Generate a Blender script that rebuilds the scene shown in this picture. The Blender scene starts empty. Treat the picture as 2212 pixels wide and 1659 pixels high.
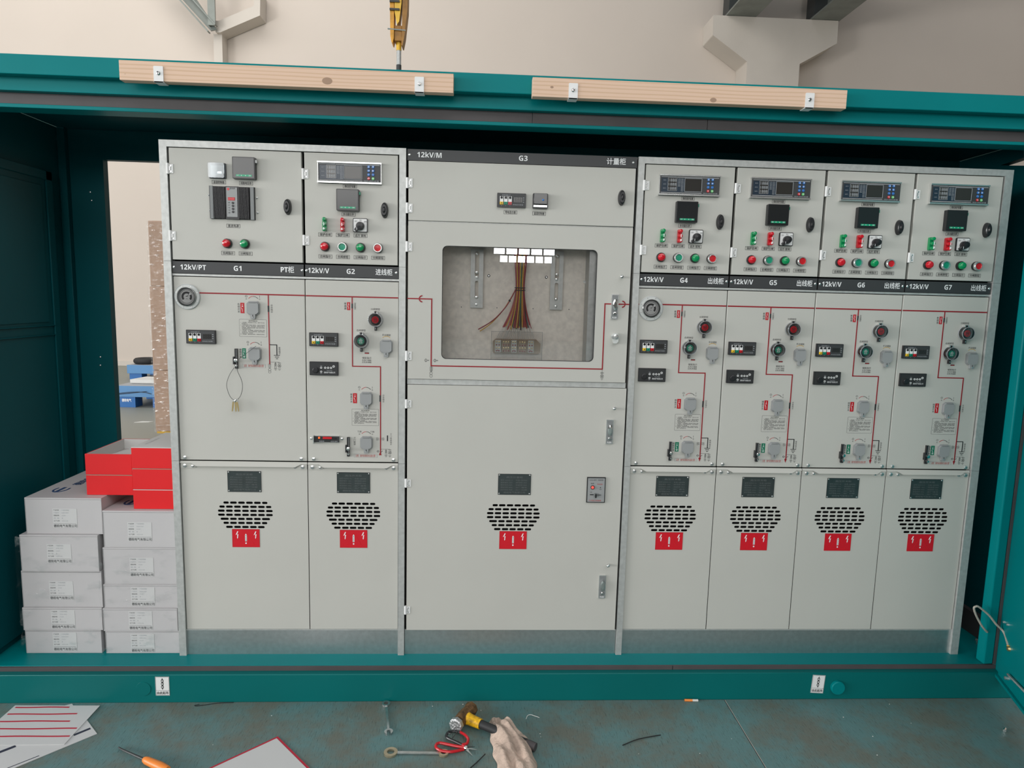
import bpy, bmesh, math, random
from mathutils import Vector, Matrix
random.seed(4)
SC = bpy.context.scene
COL = SC.collection
# ------------------------------------------------------------------ camera, world, lights, exposure
cam = bpy.data.objects.new('camera', bpy.data.cameras.new('camera')); COL.objects.link(cam)
cr, cu, cf = Vector((0.99858086, -0.0471624, 0.0247382)), Vector((-0.01849371, 0.12852002, 0.99153446)), Vector((0.0499425, 0.99058483, -0.12746542))
m = Matrix((cr, cu, -cf)).transposed().to_4x4(); m.translation = Vector((1.22999, -2.70390, 1.65969))
cam.matrix_world = m
cam.data.sensor_width = 36; cam.data.lens = 23.46645; cam.data.clip_end = 200
SC.camera = cam
W = bpy.data.worlds.new('world'); SC.world = W; W.use_nodes = True
W.node_tree.nodes['Background'].inputs[0].default_value = (0.86, 0.92, 1.0, 1); W.node_tree.nodes['Background'].inputs[1].default_value = 0.30
SC.view_settings.view_transform = 'Standard'; SC.view_settings.look = 'None'
SC.view_settings.exposure = -0.05; SC.view_settings.gamma = 1.0; SC.view_settings.use_curve_mapping = False


def area(name, loc, target, sx, sy, power, color=(1, 1, 1)):
    l = bpy.data.lights.new(name, 'AREA'); l.shape = 'RECTANGLE'; l.size = sx; l.size_y = sy; l.energy = power; l.color = color
    o = bpy.data.objects.new(name, l); COL.objects.link(o); o.location = loc
    o.rotation_euler = (Vector(target) - Vector(loc)).to_track_quat('-Z', 'Y').to_euler()
    return o


area('skylight_front', (3.5, -8.0, 10.0), (1.6, 0.5, 0), 14, 7, 600, (1.0, 0.99, 0.985))
area('side_window_light', (-8.0, -10.0, 4.0), (1.8, 0, 1.2), 9, 4.0, 400, (1.0, 0.99, 0.98))
area('left_fill_light', (-12.0, -4.2, 2.8), (2.0, -0.3, 1.2), 5, 3.0, 1100, (1.0, 0.995, 0.985))  # low fill added from the left to brighten the open kiosk door
area('skylight_back', (-5.5, 6.5, 11.0), (-4.0, 12.0, 3.0), 15, 3, 640, (1.0, 0.965, 0.92))
area('left_window_light', (-11.0, 5.5, 4.0), (-2, 12.0, 2.0), 5, 4, 150, (1.0, 0.97, 0.94))

# ------------------------------------------------------------------ materials
MATS = {}


def mat(name, col, rough=0.5, metal=0.0, noise=0.0, nscale=8.0, bump=0.0, bscale=60.0, emit=0.0, coat=0.0, spec=None):
    mt = bpy.data.materials.new(name); mt.use_nodes = True; nt = mt.node_tree; b = nt.nodes['Principled BSDF']
    b.inputs['Base Color'].default_value = (*col, 1); b.inputs['Roughness'].default_value = rough; b.inputs['Metallic'].default_value = metal
    if coat: b.inputs['Coat Weight'].default_value = coat; b.inputs['Coat Roughness'].default_value = 0.08
    if spec is not None: b.inputs['Specular IOR Level'].default_value = spec
    if emit: b.inputs['Emission Color'].default_value = (*col, 1); b.inputs['Emission Strength'].default_value = emit
    tc = nt.nodes.new('ShaderNodeTexCoord')
    if noise:
        n = nt.nodes.new('ShaderNodeTexNoise'); n.inputs['Scale'].default_value = nscale; n.inputs['Detail'].default_value = 5
        nt.links.new(tc.outputs['Object'], n.inputs['Vector'])
        mx = nt.nodes.new('ShaderNodeMixRGB'); mx.blend_type = 'MULTIPLY'; mx.inputs[0].default_value = 1.0
        rp = nt.nodes.new('ShaderNodeValToRGB'); a = 1 - noise; c = 1 + noise
        rp.color_ramp.elements[0].position = 0.3; rp.color_ramp.elements[1].position = 0.7
        rp.color_ramp.elements[0].color = (a, a, a, 1); rp.color_ramp.elements[1].color = (c, c, c, 1)
        nt.links.new(n.outputs['Fac'], rp.inputs[0]); mx.inputs[1].default_value = (*col, 1)
        nt.links.new(rp.outputs[0], mx.inputs[2]); nt.links.new(mx.outputs[0], b.inputs['Base Color'])
    if bump:
        n2 = nt.nodes.new('ShaderNodeTexNoise'); n2.inputs['Scale'].default_value = bscale; n2.inputs['Detail'].default_value = 3
        nt.links.new(tc.outputs['Object'], n2.inputs['Vector'])
        bp = nt.nodes.new('ShaderNodeBump'); bp.inputs['Strength'].default_value = bump; bp.inputs['Distance'].default_value = 0.01
        nt.links.new(n2.outputs['Fac'], bp.inputs['Height']); nt.links.new(bp.outputs[0], b.inputs['Normal'])
    MATS[name] = mt
    return mt


def film_mat(name, clear, col=(1, 1, 1), rough=0.05, streak=0.0, scale=30.0, tint=(1, 1, 1), stretch=(1, 1, 1), fac_hi=0.6):
    mt = bpy.data.materials.new(name); mt.use_nodes = True; nt = mt.node_tree; nt.nodes.clear()
    out = nt.nodes.new('ShaderNodeOutputMaterial'); mix = nt.nodes.new('ShaderNodeMixShader')
    tr = nt.nodes.new('ShaderNodeBsdfTransparent'); tr.inputs[0].default_value = (*tint, 1)
    gl = nt.nodes.new('ShaderNodeBsdfGlossy'); gl.inputs['Color'].default_value = (*col, 1); gl.inputs['Roughness'].default_value = rough
    if streak:
        tc = nt.nodes.new('ShaderNodeTexCoord'); mp = nt.nodes.new('ShaderNodeMapping'); mp.inputs['Scale'].default_value = stretch
        n = nt.nodes.new('ShaderNodeTexNoise'); n.inputs['Scale'].default_value = scale; n.inputs['Detail'].default_value = 4
        nt.links.new(tc.outputs['Object'], mp.inputs[0]); nt.links.new(mp.outputs[0], n.inputs['Vector'])
        rp = nt.nodes.new('ShaderNodeValToRGB'); rp.color_ramp.elements[0].position = 0.55; rp.color_ramp.elements[1].position = 0.72
        rp.color_ramp.elements[0].color = (1 - clear,) * 3 + (1,); rp.color_ramp.elements[1].color = (fac_hi,) * 3 + (1,)
        nt.links.new(n.outputs['Fac'], rp.inputs[0]); nt.links.new(rp.outputs[0], mix.inputs[0])
        bp = nt.nodes.new('ShaderNodeBump'); bp.inputs['Strength'].default_value = streak; bp.inputs['Distance'].default_value = 0.02
        nt.links.new(n.outputs['Fac'], bp.inputs['Height']); nt.links.new(bp.outputs[0], gl.inputs['Normal'])
    else:
        fr = nt.nodes.new('ShaderNodeFresnel'); fr.inputs['IOR'].default_value = 1.5
        ad = nt.nodes.new('ShaderNodeMath'); ad.inputs[1].default_value = 1 - clear; ad.use_clamp = True
        nt.links.new(fr.outputs[0], ad.inputs[0]); nt.links.new(ad.outputs[0], mix.inputs[0])
    nt.links.new(tr.outputs[0], mix.inputs[1]); nt.links.new(gl.outputs[0], mix.inputs[2]); nt.links.new(mix.outputs[0], out.inputs[0])
    MATS[name] = mt


mat('paint', (0.505, 0.500, 0.460), 0.55, noise=0.02, nscale=3, bump=0.03, bscale=900)
mat('galv', (0.50, 0.51, 0.495), 0.45, metal=0.45, noise=0.10, nscale=60, bump=0.05, bscale=300)
mat('galv_plate', (0.86, 0.80, 0.72), 0.6, metal=0.0, noise=0.10, nscale=55, bump=0.08, bscale=400)
mat('dark_in', (0.006, 0.006, 0.006), 0.9, spec=0.1)  # near-black carries the shade inside the cabinets and behind the vents
mat('galv_plinth', (0.50, 0.54, 0.54), 0.36, metal=0.92, noise=0.08, nscale=50, bump=0.04, bscale=300)
mat('body', (0.16, 0.165, 0.16), 0.6, metal=0.2)
mat('strip', (0.040, 0.042, 0.044), 0.45)
mat('ink', (0.02, 0.02, 0.022), 0.6)
mat('ink_red', (0.42, 0.03, 0.03), 0.6)
mat('ink_white', (0.82, 0.83, 0.83), 0.5)
mat('ink_grey', (0.36, 0.38, 0.40), 0.5)
mat('black', (0.016, 0.016, 0.018), 0.32)
mat('black_matte', (0.022, 0.023, 0.024), 0.6)
mat('black_gloss', (0.018, 0.020, 0.021), 0.12)
mat('lcd', (0.035, 0.033, 0.030), 0.15)
mat('navy', (0.020, 0.035, 0.055), 0.25)
mat('grey_plastic', (0.30, 0.31, 0.31), 0.45)
mat('grey_mid', (0.20, 0.21, 0.21), 0.45)
mat('silver', (0.72, 0.73, 0.72), 0.22, metal=0.85)
mat('chrome', (0.80, 0.80, 0.79), 0.12, metal=1.0)
mat('white', (0.78, 0.78, 0.77), 0.4)
mat('red', (0.55, 0.012, 0.02), 0.25)
mat('red_line', (0.27, 0.004, 0.012), 0.45)
mat('red_lens', (0.58, 0.008, 0.02), 0.12, coat=0.5)
mat('green_lens', (0.004, 0.27, 0.09), 0.12, coat=0.5)
mat('green', (0.006, 0.26, 0.15), 0.35)
mat('green_lcd', (0.006, 0.34, 0.17), 0.3)
mat('sign_red', (0.60, 0.006, 0.018), 0.35)
mat('red_tag', (0.45, 0.004, 0.010), 0.4)
mat('green_tag', (0.005, 0.17, 0.09), 0.4)
mat('blue_btn', (0.03, 0.16, 0.48), 0.25)
mat('lime', (0.13, 0.55, 0.16), 0.3)
mat('yellow', (0.75, 0.50, 0.03), 0.35)
mat('ochre', (0.55, 0.33, 0.03), 0.5)
mat('orange_dot', (0.95, 0.15, 0.03), 0.3, emit=0.5)
mat('red_dot', (0.95, 0.10, 0.08), 0.3, emit=0.5)
mat('plate_dark', (0.032, 0.042, 0.042), 0.05, metal=0.0, noise=0.15, nscale=40, coat=0.6)
mat('plate_ink', (0.11, 0.12, 0.12), 0.4)
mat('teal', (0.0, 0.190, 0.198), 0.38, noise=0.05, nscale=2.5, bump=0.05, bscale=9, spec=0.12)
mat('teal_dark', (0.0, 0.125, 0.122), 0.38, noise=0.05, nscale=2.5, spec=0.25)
mat('teal_in', (0.0, 0.085, 0.100), 0.45, noise=0.06, nscale=2, spec=0.2)  # kiosk teal darkened so its colour carries the shade inside
mat('rubber', (0.070, 0.062, 0.064), 0.6, noise=0.12, nscale=6)
mat('box_white', (0.50, 0.487, 0.49), 0.55, noise=0.02, nscale=4, bump=0.05, bscale=14)
mat('label_paper', (0.56, 0.56, 0.555), 0.5)
mat('box_red', (0.72, 0.008, 0.012), 0.4)
mat('box_inner', (0.66, 0.66, 0.64), 0.6)
mat('logo_blue', (0.03, 0.07, 0.17), 0.5)
mat('carton', (0.37, 0.245, 0.17), 0.8, noise=0.10, nscale=3, bump=0.05, bscale=30)
mat('pallet_blue', (0.015, 0.14, 0.42), 0.45)
mat('pallet_light', (0.10, 0.27, 0.52), 0.5)
mat('tyre', (0.022, 0.022, 0.022), 0.7)
mat('bag_white', (0.70, 0.70, 0.67), 0.6, bump=0.4, bscale=20)
mat('concrete', (0.60, 0.55, 0.49), 0.85, noise=0.05, nscale=1.0, bump=0.08, bscale=12)
mat('wall', (0.62, 0.55, 0.485), 0.9, noise=0.025, nscale=0.5)
mat('hall_dark', (0.25, 0.23, 0.21), 0.9)
mat('steel_grey', (0.22, 0.24, 0.22), 0.5, metal=0.3, noise=0.15, nscale=3)
mat('steel_dark', (0.05, 0.055, 0.055), 0.5, metal=0.3)
mat('hoist', (0.70, 0.33, 0.03), 0.45, noise=0.35, nscale=14)
mat('hoist_yellow', (0.80, 0.48, 0.04), 0.4, noise=0.15, nscale=9)
mat('hoist_brown', (0.36, 0.17, 0.03), 0.5, noise=0.35, nscale=12)
mat('rope', (0.10, 0.09, 0.08), 0.7)
mat('w_red', (0.28, 0.010, 0.02), 0.4)
mat('w_yellow', (0.60, 0.33, 0.03), 0.4)
mat('w_green', (0.02, 0.12, 0.05), 0.4)
mat('w_black', (0.02, 0.02, 0.02), 0.4)
mat('w_white', (0.65, 0.65, 0.62), 0.4)
mat('term', (0.42, 0.30, 0.20), 0.5)
mat('hammer', (0.16, 0.085, 0.035), 0.5, metal=0.4, noise=0.6, nscale=45, bump=0.4, bscale=70)
mat('hammer_face', (0.50, 0.50, 0.50), 0.35, metal=0.8, bump=0.5, bscale=120)
mat('hammer_yellow', (0.72, 0.40, 0.01), 0.45, noise=0.45, nscale=80)
mat('cloth', (0.56, 0.43, 0.35), 0.95, noise=0.30, nscale=14, bump=1.0, bscale=42)
mat('tool_steel', (0.55, 0.57, 0.56), 0.25, metal=0.9, noise=0.15, nscale=40)
mat('brass', (0.60, 0.45, 0.22), 0.3, metal=0.9)
mat('brass_pale', (0.55, 0.47, 0.33), 0.35, metal=0.85, noise=0.1, nscale=60)
mat('orange', (0.85, 0.25, 0.04), 0.4)
mat('paper', (0.60, 0.605, 0.60), 0.5)
mat('paper_red', (0.48, 0.008, 0.035), 0.45)
mat('paper_navy_shadow', (0.025, 0.030, 0.055), 0.5)
mat('skylight_glass', (0.97, 0.98, 1.0), 0.5, emit=11.0)
mat('fill_panel', (1.0, 0.99, 0.97), 0.5, emit=5.0)  # glow of the added front fill panel
mat('frosted', (0.58, 0.60, 0.58), 0.25, coat=0.5)
mat('braid', (0.46, 0.42, 0.36), 0.5, metal=0.3, bump=0.4, bscale=200)
mat('sleeve_orange', (0.75, 0.40, 0.03), 0.5)
film_mat('glass', 0.955, rough=0.0)
film_mat('clear_plastic', 0.88, rough=0.05, tint=(0.93, 0.94, 0.94))
film_mat('clear_dial', 0.80, rough=0.08, tint=(0.93, 0.94, 0.94))
film_mat('smoke_plastic', 0.985, rough=0.04, tint=(0.75, 0.80, 0.82))
film_mat('film', 0.97, rough=0.16, streak=0.9, scale=16.0, tint=(0.98, 0.98, 0.98), stretch=(1, 1, 2.4), fac_hi=0.30)
film_mat('film_light', 0.99, rough=0.2, streak=0.7, scale=12.0, tint=(0.99, 0.99, 0.99), stretch=(1, 1, 1.6), fac_hi=0.26)


def wood_mat():
    mt = bpy.data.materials.new('wood'); mt.use_nodes = True; nt = mt.node_tree; b = nt.nodes['Principled BSDF']
    tc = nt.nodes.new('ShaderNodeTexCoord'); mp = nt.nodes.new('ShaderNodeMapping'); mp.inputs['Scale'].default_value = (0.35, 4, 6.5)
    nz = nt.nodes.new('ShaderNodeTexNoise'); nz.inputs['Scale'].default_value = 1.1; nz.inputs['Detail'].default_value = 2
    wv = nt.nodes.new('ShaderNodeTexWave'); wv.wave_type = 'BANDS'; wv.bands_direction = 'Z'; wv.inputs['Scale'].default_value = 4.0; wv.inputs['Distortion'].default_value = 6.0
    wv.inputs['Detail'].default_value = 2; wv.inputs['Detail Scale'].default_value = 0.8
    rp = nt.nodes.new('ShaderNodeValToRGB'); rp.color_ramp.elements[0].color = (0.64, 0.43, 0.29, 1); rp.color_ramp.elements[1].color = (0.73, 0.52, 0.385, 1)
    rp.color_ramp.elements[0].position = 0.0; rp.color_ramp.elements[1].position = 0.45
    nt.links.new(tc.outputs['Object'], mp.inputs[0]); nt.links.new(mp.outputs[0], wv.inputs['Vector'])
    nt.links.new(wv.outputs['Color'], rp.inputs[0]); nt.links.new(rp.outputs[0], b.inputs['Base Color']); b.inputs['Roughness'].default_value = 0.75
    MATS['wood'] = mt


def floor_mat():
    mt = bpy.data.materials.new('floor_paint'); mt.use_nodes = True; nt = mt.node_tree; b = nt.nodes['Principled BSDF']
    L = nt.links.new; N = nt.nodes.new
    tc = N('ShaderNodeTexCoord')
    n1 = N('ShaderNodeTexNoise'); n1.inputs['Scale'].default_value = 3.4; n1.inputs['Detail'].default_value = 10; n1.inputs['Roughness'].default_value = 0.72
    L(tc.outputs['Object'], n1.inputs['Vector'])
    r1 = N('ShaderNodeValToRGB'); r1.color_ramp.elements[0].position = 0.42; r1.color_ramp.elements[1].position = 0.60
    r1.color_ramp.elements[0].color = (0.110, 0.215, 0.215, 1); r1.color_ramp.elements[1].color = (0.140, 0.155, 0.130, 1)
    L(n1.outputs['Fac'], r1.inputs[0])
    mp = N('ShaderNodeMapping'); mp.inputs['Rotation'].default_value = (0, 0, 0.62); mp.inputs['Scale'].default_value = (52, 5, 1)
    n2 = N('ShaderNodeTexNoise'); n2.inputs['Scale'].default_value = 5; n2.inputs['Detail'].default_value = 8; n2.inputs['Roughness'].default_value = 0.7
    L(tc.outputs['Object'], mp.inputs[0]); L(mp.outputs[0], n2.inputs['Vector'])
    r2 = N('ShaderNodeValToRGB'); r2.color_ramp.elements[0].position = 0.34; r2.color_ramp.elements[1].position = 0.45
    r2.color_ramp.elements[0].color = (0.42, 0.42, 0.42, 1); r2.color_ramp.elements[1].color = (1.04, 1.04, 1.04, 1)
    L(n2.outputs['Fac'], r2.inputs[0])
    mp3 = N('ShaderNodeMapping'); mp3.inputs['Rotation'].default_value = (0, 0, -0.35); mp3.inputs['Scale'].default_value = (26, 2.2, 1)
    n3 = N('ShaderNodeTexNoise'); n3.inputs['Scale'].default_value = 9; n3.inputs['Detail'].default_value = 6; n3.inputs['Roughness'].default_value = 0.7
    L(tc.outputs['Object'], mp3.inputs[0]); L(mp3.outputs[0], n3.inputs['Vector'])
    r3 = N('ShaderNodeValToRGB'); r3.color_ramp.elements[0].position = 0.62; r3.color_ramp.elements[1].position = 0.74
    r3.color_ramp.elements[0].color = (1, 1, 1, 1); r3.color_ramp.elements[1].color = (1.7, 1.65, 1.6, 1)
    L(n3.outputs['Fac'], r3.inputs[0])
    m1 = N('ShaderNodeMixRGB'); m1.blend_type = 'MULTIPLY'; m1.inputs[0].default_value = 1; L(r1.outputs[0], m1.inputs[1]); L(r2.outputs[0], m1.inputs[2])
    m2 = N('ShaderNodeMixRGB'); m2.blend_type = 'MULTIPLY'; m2.inputs[0].default_value = 1; L(m1.outputs[0], m2.inputs[1]); L(r3.outputs[0], m2.inputs[2])
    # the paint stops behind the kiosk; bare grey-green concrete beyond
    sx = N('ShaderNodeSeparateXYZ'); L(tc.outputs['Object'], sx.inputs[0])
    mr = N('ShaderNodeMapRange'); mr.inputs[1].default_value = 1.0; mr.inputs[2].default_value = 1.4; L(sx.outputs['Y'], mr.inputs[0])
    m3 = N('ShaderNodeMixRGB'); L(mr.outputs[0], m3.inputs[0]); L(m2.outputs[0], m3.inputs[1]); m3.inputs[2].default_value = (0.27, 0.275, 0.235, 1)
    L(m3.outputs[0], b.inputs['Base Color']); b.inputs['Roughness'].default_value = 0.5
    bp = N('ShaderNodeBump'); bp.inputs['Strength'].default_value = 0.35; bp.inputs['Distance'].default_value = 0.004
    L(n2.outputs['Fac'], bp.inputs['Height']); L(bp.outputs[0], b.inputs['Normal'])
    MATS['floor_paint'] = mt


wood_mat(); floor_mat()

# ------------------------------------------------------------------ mesh tools
_T = {}


def text_geo(s, res=2, bold=0.0):
    k = (s, res, bold)
    if k not in _T:
        c = bpy.data.curves.new('t', 'FONT'); c.body = s; c.size = 1.0; c.resolution_u = res; c.fill_mode = 'FRONT'
        o = bpy.data.objects.new('t', c); COL.objects.link(o)
        bpy.context.view_layer.update()
        me = bpy.data.meshes.new_from_object(o.evaluated_get(bpy.context.evaluated_depsgraph_get()))
        vs = [(v.co.x, v.co.y, 0) for v in me.vertices]; fs = [tuple(p.vertices) for p in me.polygons]
        bpy.data.objects.remove(o); bpy.data.curves.remove(c); bpy.data.meshes.remove(me)
        if not vs: vs = [(0, 0, 0)]; fs = []
        if bold:
            n = len(vs); q = [(-bold, 0), (bold, 0), (0, bold), (0, -bold)]; f0 = list(fs); v0 = list(vs); vs = []; fs = []
            for i, (dx, dy) in enumerate(q): vs += [(a + dx, c_ + dy, i * 5e-5) for a, c_, _ in v0]; fs += [tuple(i * n + j for j in f) for f in f0]
        _T[k] = (vs, fs, min(v[0] for v in vs), max(v[0] for v in vs), min(v[1] for v in vs), max(v[1] for v in vs))
    return _T[k]


_SB = {**{chr(65 + i): chr(0x1D5D4 + i) for i in range(26)}, **{chr(97 + i): chr(0x1D5EE + i) for i in range(26)}, **{chr(48 + i): chr(0x1D7EC + i) for i in range(10)}}


def sans(t): return ''.join(_SB.get(c, c) for c in t)


class MB:
    def __init__(s):
        s.v = []; s.f = []; s.mi = []; s.ms = []
        s.M = None

    def m(s, name):
        if name not in s.ms: s.ms.append(name)
        return s.ms.index(name)

    def add(s, vs, fs, mt):
        n = len(s.v); i = s.m(mt)
        s.v += [tuple(s.M @ Vector(v)) if s.M is not None else tuple(v) for v in vs]
        s.f += [tuple(n + k for k in f) for f in fs]; s.mi += [i] * len(fs)
        return s

    def box(s, x0, x1, y0, y1, z0, z1, mt):
        vs = [(x, y, z) for x in (x0, x1) for y in (y0, y1) for z in (z0, z1)]
        return s.add(vs, [(0, 1, 3, 2), (4, 6, 7, 5), (0, 4, 5, 1), (2, 3, 7, 6), (0, 2, 6, 4), (1, 5, 7, 3)], mt)

    def prism(s, pts, y0, y1, mt, side=None):
        """xz outline extruded along y (y0 = front)"""
        n = len(pts); a = sum(pts[i][0] * pts[(i + 1) % n][1] - pts[(i + 1) % n][0] * pts[i][1] for i in range(n))
        if a < 0: pts = pts[::-1]
        vs = [(x, y0, z) for x, z in pts] + [(x, y1, z) for x, z in pts]
        s.add(vs, [tuple(range(n))], mt)
        s.add(vs, [tuple(range(2 * n - 1, n - 1, -1))] + [(i, n + i, n + (i + 1) % n, (i + 1) % n) for i in range(n)], side or mt)
        return s

    def slab(s, pts, z0, z1, mt, side=None):
        """xy outline extruded along z"""
        n = len(pts); a = sum(pts[i][0] * pts[(i + 1) % n][1] - pts[(i + 1) % n][0] * pts[i][1] for i in range(n))
        if a < 0: pts = pts[::-1]
        vs = [(x, y, z1) for x, y in pts] + [(x, y, z0) for x, y in pts]
        s.add(vs, [tuple(range(n))], mt)
        s.add(vs, [tuple(range(2 * n - 1, n - 1, -1))] + [(i, n + i, n + (i + 1) % n, (i + 1) % n) for i in range(n)], side or mt)
        return s

    def lathe(s, o, ax, prof, n, mts):
        """prof: (r, h) pairs along axis ax from origin o; mts one name or one per segment"""
        o = Vector(o); ax = Vector(ax).normalized(); q = ax.to_track_quat('Z', 'Y'); X = q @ Vector((1, 0, 0)); Y = q @ Vector((0, 1, 0))
        vs = []
        for r, h in prof:
            for k in range(n):
                a = 2 * math.pi * k / n; vs.append(tuple(o + ax * h + X * (r * math.cos(a)) + Y * (r * math.sin(a))))
        for j in range(len(prof) - 1):
            mt = mts if isinstance(mts, str) else mts[j]
            s.add(vs[j * n:(j + 2) * n], [(k, (k + 1) % n, n + (k + 1) % n, n + k) for k in range(n)], mt)
        if prof[0][0] > 1e-6: s.add(vs[:n], [tuple(range(n - 1, -1, -1))], mts if isinstance(mts, str) else mts[0])
        if prof[-1][0] > 1e-6: s.add(vs[-n:], [tuple(range(n))], mts if isinstance(mts, str) else mts[-1])
        return s

    def cy(s, x, z, r, y0, y1, mt, n=20):
        """disc on the cabinet front: y0 nearer the viewer"""
        return s.lathe((x, y1, z), (0, -1, 0), [(r, 0), (r, y1 - y0)], n, mt)

    def ball(s, o, r, mt, n=12, sc=(1, 1, 1)):
        vs = [(o[0], o[1], o[2] - r * sc[2])]; h = n // 2
        for j in range(1, h):
            t = math.pi * j / h
            for k in range(n):
                a = 2 * math.pi * k / n; vs.append((o[0] + r * sc[0] * math.sin(t) * math.cos(a), o[1] + r * sc[1] * math.sin(t) * math.sin(a), o[2] - r * sc[2] * math.cos(t)))
        vs.append((o[0], o[1], o[2] + r * sc[2])); fs = [(0, 1 + (k + 1) % n, 1 + k) for k in range(n)]
        for j in range(h - 2):
            for k in range(n): fs.append((1 + j * n + k, 1 + j * n + (k + 1) % n, 1 + (j + 1) * n + (k + 1) % n, 1 + (j + 1) * n + k))
        e = len(vs) - 1; fs += [(e, 1 + (h - 2) * n + k, 1 + (h - 2) * n + (k + 1) % n) for k in range(n)]
        return s.add(vs, fs, mt)

    def tube(s, pts, r, mt, n=8, rs=None):
        P = [Vector(p) for p in pts]
        if len(P) > 2 and len(P) < 14:   # rounded through the given points
            Q = []; R_ = []; m_ = len(P)
            for i in range(m_ - 1):
                p0, p1, p2, p3 = P[max(i - 1, 0)], P[i], P[i + 1], P[min(i + 2, m_ - 1)]
                for k in range(4):
                    t = k / 4; Q.append(0.5 * ((2 * p1) + (p2 - p0) * t + (2 * p0 - 5 * p1 + 4 * p2 - p3) * t * t + (3 * p1 - p0 - 3 * p2 + p3) * t ** 3))
                    if rs: R_.append(rs[i] + (rs[i + 1] - rs[i]) * t)
            Q.append(P[-1]); P = Q
            if rs: rs = R_ + [rs[-1]]
        vs = []; up = None
        for i, p in enumerate(P):
            t = (P[min(i + 1, len(P) - 1)] - P[max(i - 1, 0)]).normalized()
            if up is None: up = t.orthogonal().normalized()
            up = (up - t * up.dot(t)).normalized(); w = t.cross(up); rr = rs[i] if rs else r
            for k in range(n):
                a = 2 * math.pi * k / n; vs.append(tuple(p + up * (rr * math.cos(a)) + w * (rr * math.sin(a))))
        fs = [(i * n + k, i * n + (k + 1) % n, (i + 1) * n + (k + 1) % n, (i + 1) * n + k) for i in range(len(P) - 1) for k in range(n)]
        fs += [tuple(range(n - 1, -1, -1)), tuple(range((len(P) - 1) * n, len(P) * n))]
        return s.add(vs, fs, mt)

    def arc(s, x, z, r, w, a0, a1, y0, y1, mt, n=16):
        o = [(x + (r + w / 2) * math.cos(a0 + (a1 - a0) * i / n), z + (r + w / 2) * math.sin(a0 + (a1 - a0) * i / n)) for i in range(n + 1)]
        i_ = [(x + (r - w / 2) * math.cos(a0 + (a1 - a0) * i / n), z + (r - w / 2) * math.sin(a0 + (a1 - a0) * i / n)) for i in range(n + 1)]
        for k in range(n): s.prism([o[k], o[k + 1], i_[k + 1], i_[k]], y0, y1, mt)
        return s

    def rect(s, x0, x1, z0, z1, y, t, mt):
        """thin printed frame"""
        for a in ((x0, x1, z0, z0 + t), (x0, x1, z1 - t, z1), (x0, x0 + t, z0, z1), (x1 - t, x1, z0, z1)): s.box(a[0], a[1], y, y + 0.0008, a[2], a[3], mt)
        return s

    def text(s, t, x, z, y, h, mt, w=None, align='c', bold=0.0, res=2, P=None):
        """h = nominal glyph height; w = width to fit; facing -y. P maps (u,v) to a point for other planes"""
        vs, fs, x0, x1, y0, y1 = text_geo(t, res, bold)
        sc = h / 0.80; sx = sc if w is None else w / max(x1 - x0, 1e-6)
        ox = {'c': (x0 + x1) / 2, 'l': x0, 'r': x1}[align]
        return s.add([(x + (a - ox) * sx, y - l, z + (b - 0.36) * sc) for a, b, l in vs], fs, mt)

    def vtext(s, t, x, z1, z0, y, h, mt):
        n = len(t)
        for i, c in enumerate(t): s.text(c, x, z1 - (z1 - z0) * (i + 0.5) / n, y, h, mt)
        return s

    def build(s, name, parent=None, bevel=0.0, smooth=True, loc=None):
        me = bpy.data.meshes.new(name); me.from_pydata(s.v, [], s.f); me.update()
        for n in s.ms: me.materials.append(MATS[n])
        me.polygons.foreach_set('material_index', s.mi)
        if smooth:
            me.polygons.foreach_set('use_smooth', [True] * len(s.f)); me.set_sharp_from_angle(angle=math.radians(35))
        o = bpy.data.objects.new(name, me); COL.objects.link(o)
        if parent is not None: o.parent = parent
        if loc: o.location = loc
        if bevel:
            b = o.modifiers.new('bevel', 'BEVEL'); b.width = bevel; b.segments = 2; b.limit_method = 'ANGLE'; b.angle_limit = math.radians(50)
        return o


def rr(x0, x1, z0, z1, r, n=4):
    """rounded rectangle outline"""
    p = []
    for cx, cz, a in ((x1 - r, z1 - r, 0), (x0 + r, z1 - r, 90), (x0 + r, z0 + r, 180), (x1 - r, z0 + r, 270)):
        for i in range(n + 1):
            t = math.radians(a + 90 * i / n); p.append((cx + r * math.cos(t), cz + r * math.sin(t)))
    return p


def stad(cx, cz, w, h, n=5):
    return rr(cx - w / 2, cx + w / 2, cz - h / 2, cz + h / 2, min(w, h) / 2 * 0.998, n)


def holed(name, parent, outer, holes, y0, y1, mt):
    """sheet panel with real holes, outline in x/z, from y0 (front) to y1"""
    c = bpy.data.curves.new('h', 'CURVE'); c.dimensions = '2D'; c.fill_mode = 'BOTH'; c.extrude = abs(y1 - y0) / 2
    for pts in [outer] + holes:
        sp = c.splines.new('POLY'); sp.points.add(len(pts) - 1); sp.use_cyclic_u = True
        for p, (x, z) in zip(sp.points, pts): p.co = (x, z, 0, 1)
    o = bpy.data.objects.new('h', c); COL.objects.link(o); bpy.context.view_layer.update()
    me = bpy.data.meshes.new_from_object(o.evaluated_get(bpy.context.evaluated_depsgraph_get()))
    bpy.data.objects.remove(o); bpy.data.curves.remove(c)
    ym = (y0 + y1) / 2
    for v in me.vertices: v.co = (v.co.x, ym - v.co.z, v.co.y)
    me.materials.clear(); me.materials.append(MATS[mt]); me.name = name
    r = bpy.data.objects.new(name, me); COL.objects.link(r)
    if parent is not None: r.parent = parent
    return r


def tag(o, label=None, cat=None, group=None, kind=None):
    if label: o['label'] = label
    if cat: o['category'] = cat
    if group: o['group'] = group
    if kind: o['kind'] = kind
    return o


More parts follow.
